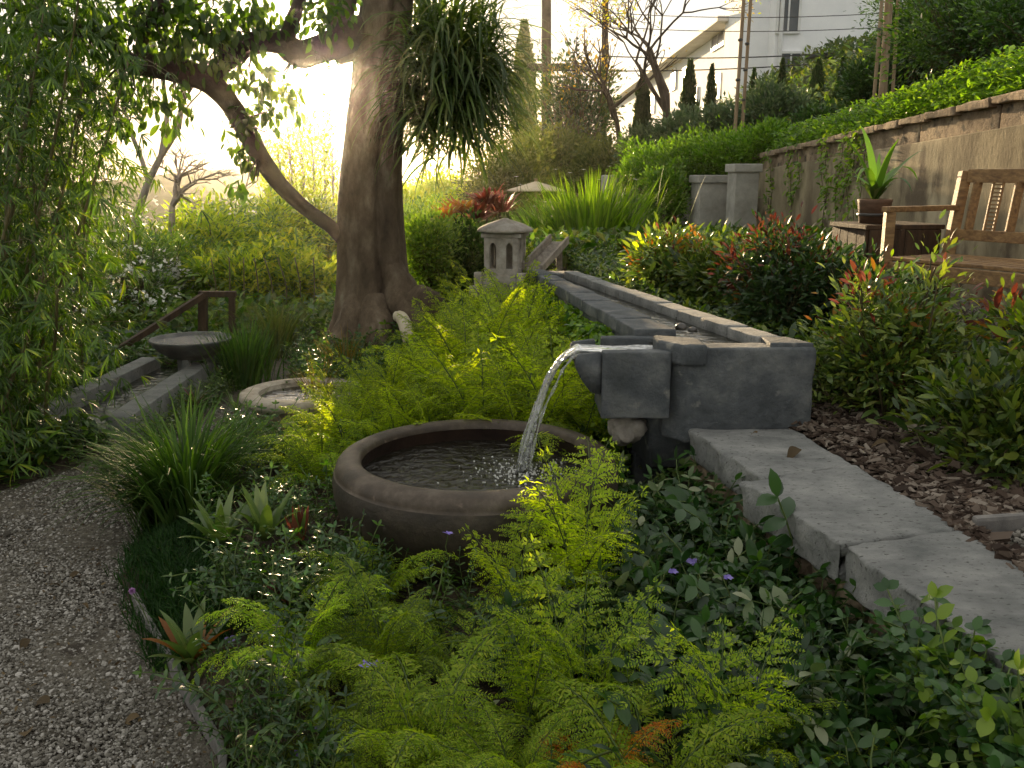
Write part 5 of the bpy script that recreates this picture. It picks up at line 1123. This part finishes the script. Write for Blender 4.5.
# ------------------------------------------------------------------ bamboo on the left
fan = Geo(); r = np.random.default_rng(4)
for k in range(6):
    a = -1.1+k*.44+r.uniform(-.1, .1); M = Mx((0, 0, 0), rx=-.1-r.uniform(0, .5), rz=a); V, F = leaf(.095, 4, .15, .5); s = r.uniform(.75, 1.15); fan.add((V*s) @ np.array(M.to_3x3()).T, F)
fan = fan.arr(); BG = 'bamboo plants crowding the left side'
def bamboo(px0, py0, pxt, pyt, Yp, nl, lab, seed, w_=.34, lo=.0):
    px0 -= 14; pxt -= 16 if pxt < 110 else 0; nl = int(nl*1.3)
    r = np.random.default_rng(seed); a = on(px0, py0, .05) if Yp is None else at(px0, py0, Yp); b = at(pxt, pyt, a[1]+r.uniform(-.3, .3)); e = empty('bamboo_plant', a, 0, lab, 'bamboo', BG); g = Geo(); f = Geo(); Pn = []
    for q in range(3):
        o = np.append(r.normal(0, .07, 2), 0); b2 = (b-a)*r.uniform(.8, 1.05)+np.append(r.normal(0, .16, 2), 0); pts = spline([o, o+b2*.35+(-.04, 0, .04), o+b2*.7+(0, 0, .03), o+b2], 8)
        rr = np.linspace(.014, .005, len(pts)); rr = rr*(1+.18*(np.arange(len(pts)) % 3 == 0)); g.add(*tube(pts, rr, 7)); Pn.append(pts)
    tw = g
    pts = np.concatenate(Pn); i = r.integers(0, len(pts), nl); i = i[(pts[i, 2] > lo*(b[2]-a[2]))]; m = len(i); az = r.uniform(0, 6.283, m); d = np.abs(r.normal(0, w_, m))*(.5+.5*np.sin(np.clip(pts[i, 2]/(b[2]-a[2]), 0, 1)*3.0))
    P = pts[i]+np.stack([np.cos(az)*d, np.sin(az)*d*.8, r.normal(.05, .12, m)-.12*d], -1); P[:, 2] = np.maximum(P[:, 2], .06)
    D = np.stack([np.cos(az), np.sin(az), r.uniform(-1.0, .5, m)], -1); scatter(f, fan, P, frames(D, r.normal(0, .5, m)), (.078*r.lognormal(0, .25, m)))
    for q in range(0, m, 5): tw.add(*tube([pts[i[q]], (pts[i[q]]+P[q])/2+(0, 0, .04), P[q]], [.003, .002, .0012], 3, cap=False))
    build(g, 'culms', M_bamb, e, smooth=True); build(f, 'foliage', L_bamboo, e, smooth=True)
BL_ = [(40, 468, 118, -20, 5.4, 500, 'bamboo with a long stem leaning right towards the canopy'), (10, 470, 30, -30, 5.2, 620, 'upright bamboo nearest the left frame edge'), (60, 450, 60, 20, 5.9, 560, 'dense bamboo beside the stone rill'),
       (-20, 480, -10, -40, 5.0, 560, 'bamboo partly outside the left frame'), (90, 425, 95, 120, 6.4, 330, 'shorter bamboo drooping over the stone rill'), (25, 440, 10, 60, 6.2, 560, 'bamboo deep in the thicket behind the front stems'),
       (-10, 400, 40, 90, 7.2, 560, 'bamboo at the back of the thicket'), (60, 400, 75, 60, 7.5, 500, 'bamboo behind the rill next to the blossom shrub'), (5, 500, 0, 240, 4.75, 330, 'low leafy bamboo shoot at the path edge'), (45, 470, 60, 260, 5.1, 260, 'low bamboo shoots arching over the path edge')]
for k, a in enumerate(BL_): bamboo(*a, 200+k, w_=.30 if k < 8 else .24)
# white-flowering shrub behind the rail
for k, (px, pt, pb, Yp, hw) in enumerate([(120, 215, 330, 9.6, 50), (75, 250, 350, 9.0, 44), (165, 240, 300, 10.4, 30)]):
    e = shrub_px('oleander_shrub', px, pt, pb, Yp, hw, [L_small, L_ivy, L_petal], ['tall white-flowering shrub behind the sloping handrail', 'white-flowering shrub half hidden by the bamboo', 'small white-flowering shrub beside the feathery bushes'][k], 160+k, leafs=.085, tmpl=LFn, nc=130, per=24, gap=.1, mif=lambda c, r: r.choice([0, 1], len(c), p=[.6, .4]))
    rr = np.random.default_rng(k); f = Geo(); m = 90; wv = hw/FPX*Yp; h = (at(px, pt, Yp)[2]-at(px, pb, Yp)[2])/2; P = np.stack([rr.normal(0, wv*.6, m), -np.abs(rr.normal(wv*.8, .12, m)), h+rr.normal(0, h*.45, m)], -1)
    P = np.repeat(P, 7, 0)+rr.normal(0, .022, (m*7, 3)); scatter(f, LFr, P, frames(rr.normal(0, 1, (m*7, 3))), .042*rr.uniform(.7, 1.3, m*7)); build(f, 'blossoms', L_petal, e)

# ------------------------------------------------------------------ ferns
FR = [plume(.62, 15, .165, 17, .026, .011, a0, a1, 1.05, s, .75) for a0, a1, s in [(1.45, .5, 1), (1.3, -.1, 2), (1.1, -.4, 3), (1.5, .8, 4)]]
FRf = [plume(.50, 24, .11, 14, .024, .0075, a0, a1, .95, s+10, .9, prof=.6) for a0, a1, s in [(1.35, -.7, 1), (1.1, -1.1, 2), (.8, -1.2, 3), (1.45, -.2, 4)]]
FRs = [plume(.42, 14, .13, 12, .023, .010, a0, a1, 1.05, s+20, .6) for a0, a1, s in [(1.35, -.1, 1), (1.1, -.6, 2), (.9, -.7, 3)]]
fm = {}
def fernobj(key, frs, n, mats, seed, **k):
    g = fern_mesh(frs, n, seed=seed, **k); fm[key] = g
    return g
hero = [('A', 575, 590, 2.95, .98, [0, 3], 7, L_fern, 'tall bright feathery fern rising in front of the bowl'), ('A2', 520, 600, 2.75, .8, [0, 3, 1], 6, L_fern, 'darker feathery fern overlapping the bowl rim at its front'), ('B', 585, 690, 2.25, .76, [0, 1, 3], 7, L_fernd, 'green lacy fern standing left of the broad periwinkle leaves'),
        ('B2', 530, 690, 2.2, .62, [1, 0], 6, L_fernd, 'lacy fern in the middle of the lower bed'), ('C', 735, 760, 1.95, .70, [0, 3, 1], 6, L_fernd, 'upright lacy fern near the wall ivy at the bottom'), ('D', 820, 790, 1.85, .44, [0, 1], 8, L_fern, 'small fern among ivy at the bottom right'),
        ('E', 455, 640, 2.5, .55, [1, 2], 8, L_fernd, 'small low fern below the bowl')]
def place_fern(g, px, py, Yp, s, mat, lab, name='fern', grp=None, zz=None, rz=0):
    p = at(px, py, Yp); z = float(T(p[0], Yp)) if zz is None else zz; o = build(g, name, [mat, M_stemg], smooth=True, loc=(p[0], Yp, z), rotz=rz); o.scale = (s,)*3; return tag(o, lab, 'fern', grp)
for k, (key, px, py, Yp, s, fr, n, mat, lab) in enumerate(hero):
    place_fern(fern_mesh([FR[q] for q in fr], n, seed=k+1, tilt=(-.3, .25)), px, py, Yp, s, mat, lab, rz=k*1.3)
soft = [(305, 700, 2.55, .78, L_plume, 'soft drooping fern nearest the small purple flowers on the left', 0), (385, 680, 2.5, .86, L_fernd, 'wide soft fern in the lower bed left of the lacy ferns', 1), (375, 610, 2.95, .72, L_plume, 'soft bright fern just below the bowl', 2), (425, 790, 2.05, .92, L_plume, 'large mounded soft fern at the bottom centre', 3),
        (515, 800, 1.95, .7, L_plume, 'soft fern at the bottom edge between the large mound and the flare-orange fern', 4), (655, 800, 1.85, .95, L_plume, 'bright yellow-green plume fern beside the flare-orange fern', 5), (350, 760, 2.2, .5, L_fernd, 'small soft fern left of the large mound', 6)]
for px, py, Yp, s, mat, lab, k in soft:
    place_fern(fern_mesh(FRf, 16 if k != 5 else 11, seed=30+k, rad=.04, tilt=(-.35, .35)), px, py, Yp, s, mat, lab, name='foxtail_fern', rz=k)
place_fern(fern_mesh(FRf, 9, seed=44, rad=.03), 598, 800, 1.86, .62, L_ferno, 'added fern coloured orange like a lens flare at the bottom edge', name='foxtail_fern')  # added fern that carries the lens flare's orange in its leaves
# mass of ferns between bowl, tree and channel
FRu = [plume(.58, 22, .12, 14, .024, .0085, a0, a1, .95, s+40, .7, prof=.6) for a0, a1, s in [(1.5, .3, 1), (1.35, -.3, 2), (1.45, .7, 3)]]
gen = [fern_mesh(FRu, 10, seed=50, rad=.05, tilt=(-.25, .2)), fern_mesh(FR, 9, seed=51, rad=.04, tilt=(-.2, .2)), fern_mesh(FRf, 12, seed=52, rad=.04), fern_mesh(FRu, 9, seed=53, rad=.06, tilt=(-.1, .3))]
proto = [build(g, 'fern', [(L_fern, L_fern, L_fernd, L_fern)[k], M_stemg], smooth=True) for k, g in enumerate(gen)]
FGl = 'yellow-green feathery fern in the mass between the bowl and the big tree'; FG = 'ferns massed between bowl and tree'; used = set(); r = np.random.default_rng(61)
spots = []
tries = 0
sc_f = lambda y: 1.0+.22*(y-4.3)/2.6
while len(spots) < 46 and tries < 4000:
    tries += 1; y = r.uniform(4.25, 6.9); x = r.uniform(-.95, .5)
    if x > ip(y, WL)-.16 or inbowl(x, y, .1): continue
    if (x < -.75 and y > 5.0) or (x < -.42 and y > 5.5): continue
    if all((x-a)**2+(y-b)**2 > .21**2 for a, b in spots): spots.append((x, y))
for i, (x, y) in enumerate(spots):
    k = i % 4; s = r.uniform(1.0, 1.3)*(1.0 if x > -.3 else .8)*sc_f(y)
    if k not in used: used.add(k); o = proto[k]; o.location = Lz(x, y); o.scale = (s,)*3; o.rotation_euler.z = r.uniform(0, 6); tag(o, FGl, 'fern', FG)
    else: dup(proto[k], Lz(x, y), r.uniform(0, 6), s, FGl, 'fern', FG)
for x, y, s, k, lb in [(-.60, 4.5, .9, 0, 'arching fern at the left shoulder of the bowl'), (-.66, 5.0, .9, 3, 'tall fern frond cluster before the tree foot'), (.42, 4.45, .7, 1, 'fern hanging under the stone spout'), (.35, 4.22, .5, 2, 'small fern beside the spout block'), (-.55, 4.35, .7, 3, 'low fern directly behind the bowl rim on the left')]:
    dup(proto[k], Lz(x, y), r.uniform(0, 6), s, lb, 'fern')
# ------------------------------------------------------------------ grass clumps
def tuft(px, py, Yp, n, L, wd, mat, lab, seed, z=None, rad=.06, cat='grass clump', a0=(1.1, 1.5), a1=(-.6, .6), name='grass_clump', az=None, extra=None, grp=None):
    p = at(px, py, Yp); g = tuft_mesh(n, L, wd, a0, a1, rad, seed, az=az)
    if extra: extra(g)
    return tag(build(g, name, mat if isinstance(mat, list) else [mat], smooth=True, loc=(p[0], Yp, float(T(p[0], Yp)) if z is None else z)), lab, cat, grp)
tuft(190, 520, 4.0, 460, .62, .018, L_blade, 'large arching dark grass clump at the path edge', 1, a1=(-1.0, .6), rad=.08)
tuft(165, 515, 3.95, 200, .55, .016, L_blade, 'low arching grass spilling over the gravel left of the large clump', 2, a1=(-1.3, -.4), az=(1.6, .8))
tuft(245, 375, 7.0, 260, .52, .03, L_blade, 'upright dark strappy clump right of the stone dish', 3, a0=(1.3, 1.55), a1=(.6, 1.4), rad=.12)
tuft(275, 330, 8.2, 240, .55, .022, L_olive, 'soft pale grass clump behind the strappy clump', 4, a1=(0, 1.2), rad=.1)
tuft(318, 395, 5.7, 110, .36, .016, [L_bladey], 'bronze grassy tuft growing over the stone basin', 5, a1=(-.3, 1))
tuft(285, 410, 4.9, 90, .26, .014, [L_bladey], 'small bronze-red tuft in front of the stone basin', 6, a1=(-.8, .8))
tuft(345, 350, 6.4, 120, .38, .016, [L_bladey], 'bronze spiky tuft against the big trunk', 7, a1=(-.2, 1.2))
tuft(310, 365, 6.9, 130, .4, .018, L_blade, 'green spiky tuft behind the stone basin', 8)
tuft(592, 250, 10.8, 700, .98, .024, L_clump, 'wide sunlit clump of long upright blades behind the channel', 9, a0=(.9, 1.5), a1=(.1, 1.25), rad=.28)
tuft(548, 250, 11.2, 320, .80, .02, L_blade, 'long-bladed clump right behind the lantern', 10, a0=(1.0, 1.5), a1=(0, 1.2), rad=.2)
tuft(690, 285, 7.2, 200, .55, .018, L_blade, 'arching blades beside the orange-leaved shrub', 11, a1=(-.8, .5), rad=.12)
tuft(632, 282, 7.6, 130, .42, .016, L_blade, 'arching clump overhanging the channel head', 12, a1=(-1.2, .4), rad=.1)
def moss(n, r):
    y = r.uniform(2.75, 4.0, n); c = ip(y, [(2.75, -1.05), (3.2, -1.22), (4, -1.6)]); x = c+r.normal(0, .10, n); k = x > ip(y, PR)-.02; x, y = x[k], y[k]; return np.stack([x, y, T(x, y)], -1)
g = Geo(); P = moss(9000, RG); m = len(P); a = RG.uniform(0, 6.283, m); s = RG.uniform(.05, .11, m); scatter(g, blade(.05, 3, 1.4, .0, 1.3), P, rot_euler(RG.normal(0, .25, m), RG.normal(0, .25, m), a), s); tag(build(g, 'mondo_grass', L_mondo, smooth=True), kind='stuff')
# white iris flowers over the long-bladed clump
r = np.random.default_rng(3)
for k in range(14):
    px, py = r.uniform(505, 640), r.uniform(165, 215); p = at(px, py, 10.6+r.normal(0, .2)); z0 = float(T(p[0], p[1])); e = empty('white_iris', (p[0], p[1], z0), 0, 'small white iris flower on a thin stem above the long-bladed clump', 'flower', 'white irises over the clump'); h = p[2]-z0
    g = Geo(); g.add(*tube([(0, 0, 0), (.02, 0, h*.6), (0, 0, h)], .003, 4)); build(g, 'stem', M_stemg, e); g = Geo(); m = 6; aa = np.arange(m)/m*6.283
    scatter(g, LFr, np.tile((0, 0, h), (m, 1)), frames(np.stack([np.cos(aa), np.sin(aa), np.full(m, .35)], -1)), np.full(m, .032)); build(g, 'petals', L_petal, e)
# ------------------------------------------------------------------ bromeliads / rosettes
def rosette(px, py, Yp, s, mats, lab, seed, n=15, pm=None, name='bromeliad', wd=.24, a0=(.5, 1.25), a1=(-.1, .5)):
    r = np.random.default_rng(seed); p = at(px, py, Yp); g = Geo()
    for k in range(n):
        t = blade(wd, 6, a0[0]+(a0[1]-a0[0])*(k/n), r.uniform(*a1)+(.5 if k > n*.6 else 0), 1.5); mi = 0 if pm is None else int(r.random() < pm)
        scatter(g, t, np.array([(0, 0, 0.)]), rot_euler(np.array([0.]), r.normal(0, .1, 1), np.array([k*2.4+r.uniform(-.2, .2)])), np.array([(s*.8, s*r.uniform(.7, 1.05), s)]), mi)
    return tag(build(g, name, mats, smooth=True, loc=(p[0], Yp, float(T(p[0], Yp))+.10)), lab, 'bromeliad')
rosette(222, 565, 3.35, .24, [L_brom, L_orange], 'pale green rosette of broad leaves right of the dark moss-like grass', 1)
rosette(268, 570, 3.35, .26, [L_brom, L_red], 'second pale green rosette with a reddish centre, closer to the bowl', 2, pm=.15)
rosette(193, 672, 2.62, .22, [L_brom, L_orange], 'rosette with orange-tipped lower leaves at the edging board', 3, pm=.38)
rosette(300, 570, 3.3, .16, [L_red, L_brom], 'small rosette with dark red upright spike leaves', 4, pm=.5, a0=(1.1, 1.5), a1=(1, 1.4))
rosette(292, 625, 2.8, .14, [L_brom, L_red], 'small red-tinged rosette below the pink flower head', 5, pm=.4)
rosette(195, 395, 6.0, .2, [L_red, L_brom], 'reddish rosette beside the stone rill coping', 6, pm=.6, wd=.08); rosette(235, 398, 5.8, .2, [L_brom, L_orange], 'green rosette between the rill and the gravel path', 7, wd=.07)
# red-leaved cordyline near the lantern
for k, (px, py, Yp) in enumerate([(462, 205, 9.2), (486, 196, 9.4), (478, 212, 9.1), (445, 215, 9.0), (500, 204, 9.5)]):
    p = at(px, py+8, Yp); zb = float(T(p[0], Yp)); e = empty('cordyline', (p[0], Yp, zb), 0, 'red-leaved cordyline glowing between the big tree and the lantern', 'cordyline', 'red cordylines behind the lantern'); g = Geo(); g.add(*tube([(0, 0, 0), (.02, 0, (p[2]-zb)*.5), (0, 0, p[2]-zb)], [.018, .014, .01], 6)); build(g, 'stem', M_stem, e)
    g = tuft_mesh(56, .25, .15, (.3, 1.4), (-.6, .9), .05, 70+k); V, F = g.arr(); g = Geo(); g.add(V+np.array((0, 0, p[2]-zb)), F); build(g, 'leaves', [[L_red, L_orange][k % 3 == 0]], e, smooth=True)
# ------------------------------------------------------------------ nandina shrubs on the terrace
def nand(px, pt, pb, Yp, hw, lab, seed, mix, size=.05, nc=150, per=26, top=1.0, name='nandina_shrub', tmpl=LFl, basem=None):
    def mif(c, r):
        z = (c[:, 2]-c[:, 2].min())/(np.ptp(c[:, 2])+1e-6); pr = np.clip((z-.35)*.9, 0, 1)*top*.75; o = np.zeros(len(c), int); k = r.random(len(c)) < pr*.65; o[k] = r.choice(len(mix), k.sum(), p=mix); return o
    return shrub_px(name, px, pt, pb, Yp, hw, [basem or L_nand, L_red, L_orange, L_gold, L_ivy], lab, seed, leafs=size, tmpl=tmpl, nc=nc, per=per, mif=mif, up=.35, spread=.05, na=.5, gap=.18, freq=2.6, sj=.45)
nand(893, 296, 425, 4.1, 80, 'rounded nandina shrub with orange-tinged tips at the end of the channel', 301, [.3, .22, .3, .12, .06], .042, nc=400, per=25, top=1.5)
nand(790, 242, 330, 5.3, 60, 'nandina shrub with many red leaves beside the channel', 302, [.1, .6, .15, .1, .05], .045, nc=300, top=1.9, basem=L_dark)
nand(862, 262, 330, 5.2, 48, 'nandina shrub with yellow young leaves below the potted plant', 303, [.2, .1, .15, .35, .2], .045, nc=200, top=.8, basem=L_dark)
nand(672, 238, 290, 6.6, 40, 'nandina shrub with orange autumn leaves above the channel', 304, [.1, .1, .55, .15, .1], .05, nc=220, top=1.5)
nand(725, 252, 300, 6.2, 44, 'dusky nandina shrub between the orange and red ones', 305, [.4, .15, .15, .2, .1], .05, nc=200)
nand(1050, 312, 400, 3.6, 38, 'nandina at the right frame edge with orange tips', 306, [.1, .2, .4, .2, .1], .05, nc=150, top=1.4)
nand(1005, 385, 480, 3.25, 56, 'low green leafy shrub over the bark mulch at the right', 307, [.5, .08, .1, .1, .22], .055, nc=170, per=22, name='leafy_shrub')
# ------------------------------------------------------------------ flowers and fallen leaves
r = np.random.default_rng(12)
def flower(px, py, Yp, lab, grp=None, zz=None):
    p = at(px, py, Yp); zb = p[2]-.10; e = empty('periwinkle_flower', (p[0], Yp, zb), r.uniform(0, 6), lab, 'flower', grp); g = Geo(); g.add(*tube([(0, 0, 0), (.01, .005, .05), (0, 0, .098)], .0016, 4)); build(g, 'stem', M_stemg, e)
    g = Geo(); aa = np.arange(5)/5*6.283; D = np.stack([np.cos(aa), np.sin(aa), np.full(5, .25)], -1)+np.array((0, -.45, .1)); scatter(g, LFr, np.tile((0, 0, .1), (5, 1)), frames(D, upv=(0, -.5, 1)), np.full(5, .021)); build(g, 'petals', L_violet, e)
for k, (px, py, Yp) in enumerate([(682, 560, 2.75), (692, 562, 2.75), (727, 578, 2.6), (672, 572, 2.7), (448, 534, 2.98), (697, 568, 2.72)]):
    flower(px, py, Yp, 'violet periwinkle flower among the leaves below the slabs' if k != 4 else 'violet periwinkle flower against the front of the bowl', 'violet flowers below the slabs' if k != 4 else None)
for k, (px, py, Yp) in enumerate([(232, 722, 2.3), (365, 665, 2.35), (320, 728, 2.2), (378, 664, 2.4), (230, 640, 2.7), (352, 592, 2.85), (752, 680, 2.1), (300, 755, 2.1)]):
    flower(px, py, Yp, 'dim violet flower among the low leaves of the front bed', 'violet flowers of the front bed')
for (px, py, Yp, lab, h) in [(132, 591, 3.0, 'round lilac flower head over the dark mossy grass', .13), (238, 587, 3.05, 'round pink flower head on a leaning stem', .16)]:
    p = at(px, py, Yp); e = empty('globe_flower', p-(0, 0, h), 0, lab, 'flower'); g = Geo(); g.add(*tube([(.05, 0, 0), (.03, 0, h*.5), (0, 0, h)], .002, 4)); build(g, 'stem', M_stemg, e)
    m = 160; D = r.normal(size=(m, 3)); g = Geo(); scatter(g, simple_leaf(.5), np.tile((0, 0, h), (m, 1)), frames(D), r.uniform(.010, .014, m)); build(g, 'flower_head', L_pink, e)
big = leaf(.50, 8, .35, .9, shape=.8, twist=.9)
FLs = [(800, 452, .585, .11, 2.2, 'curled brown dead leaf lying on the slab nearest the channel'), (757, 436, .585, .05, .5, 'small dark dead leaf on the slab nearest the channel, close to the block'), (94, 553, .01, .06, 1, 'pale dry leaf on the gravel path beside the dark grass'), (80, 575, .01, .07, 2.4, 'curled tan leaf on the middle of the gravel path'),
       (84, 606, .01, .05, 4, 'small yellow-brown leaf on the gravel path'), (50, 588, .01, .06, 5.5, 'flat greenish leaf on the gravel path'), (30, 642, .01, .08, 3, 'dark curled leaf towards the left edge of the gravel'), (50, 706, .01, .10, 1.3, 'long pale leaf low on the gravel path'), (25, 740, .01, .10, .3, 'yellow-brown leaf at the bottom left of the gravel'), (140, 720, .01, .07, 1.8, 'dark dry leaf on the gravel near the edging board'),
       (888, 446, .60, .09, 1, 'pale dead leaf lying on the bark mulch')]
for px, py, z, s, a, lb in FLs:
    p = on(px, py, z); g = Geo(); g.add(*big); o = build(g, 'fallen_leaf', M_deadleaf, smooth=True, loc=(p[0], p[1], p[2]+.012), rotz=a); o.scale = (s*.8,)*3; o.rotation_euler.x = .1; tag(o, lb, 'fallen leaf')
# ------------------------------------------------------------------ haze
HAZE = .0005
g = Geo(); g.add(*box(430, 280, 36, (0, 70, -4), bev=0)); hzm, ntz, oz = newmat('haze'); pv = ntz.nodes.new('ShaderNodeVolumePrincipled'); pv.inputs['Density'].default_value = HAZE; pv.inputs['Anisotropy'].default_value = .95; pv.inputs['Color'].default_value = (1, .97, .92, 1)
ntz.links.new(pv.outputs[0], oz.inputs['Volume'])
if HAZE > 0: tag(build(g, 'haze', hzm), kind='stuff')
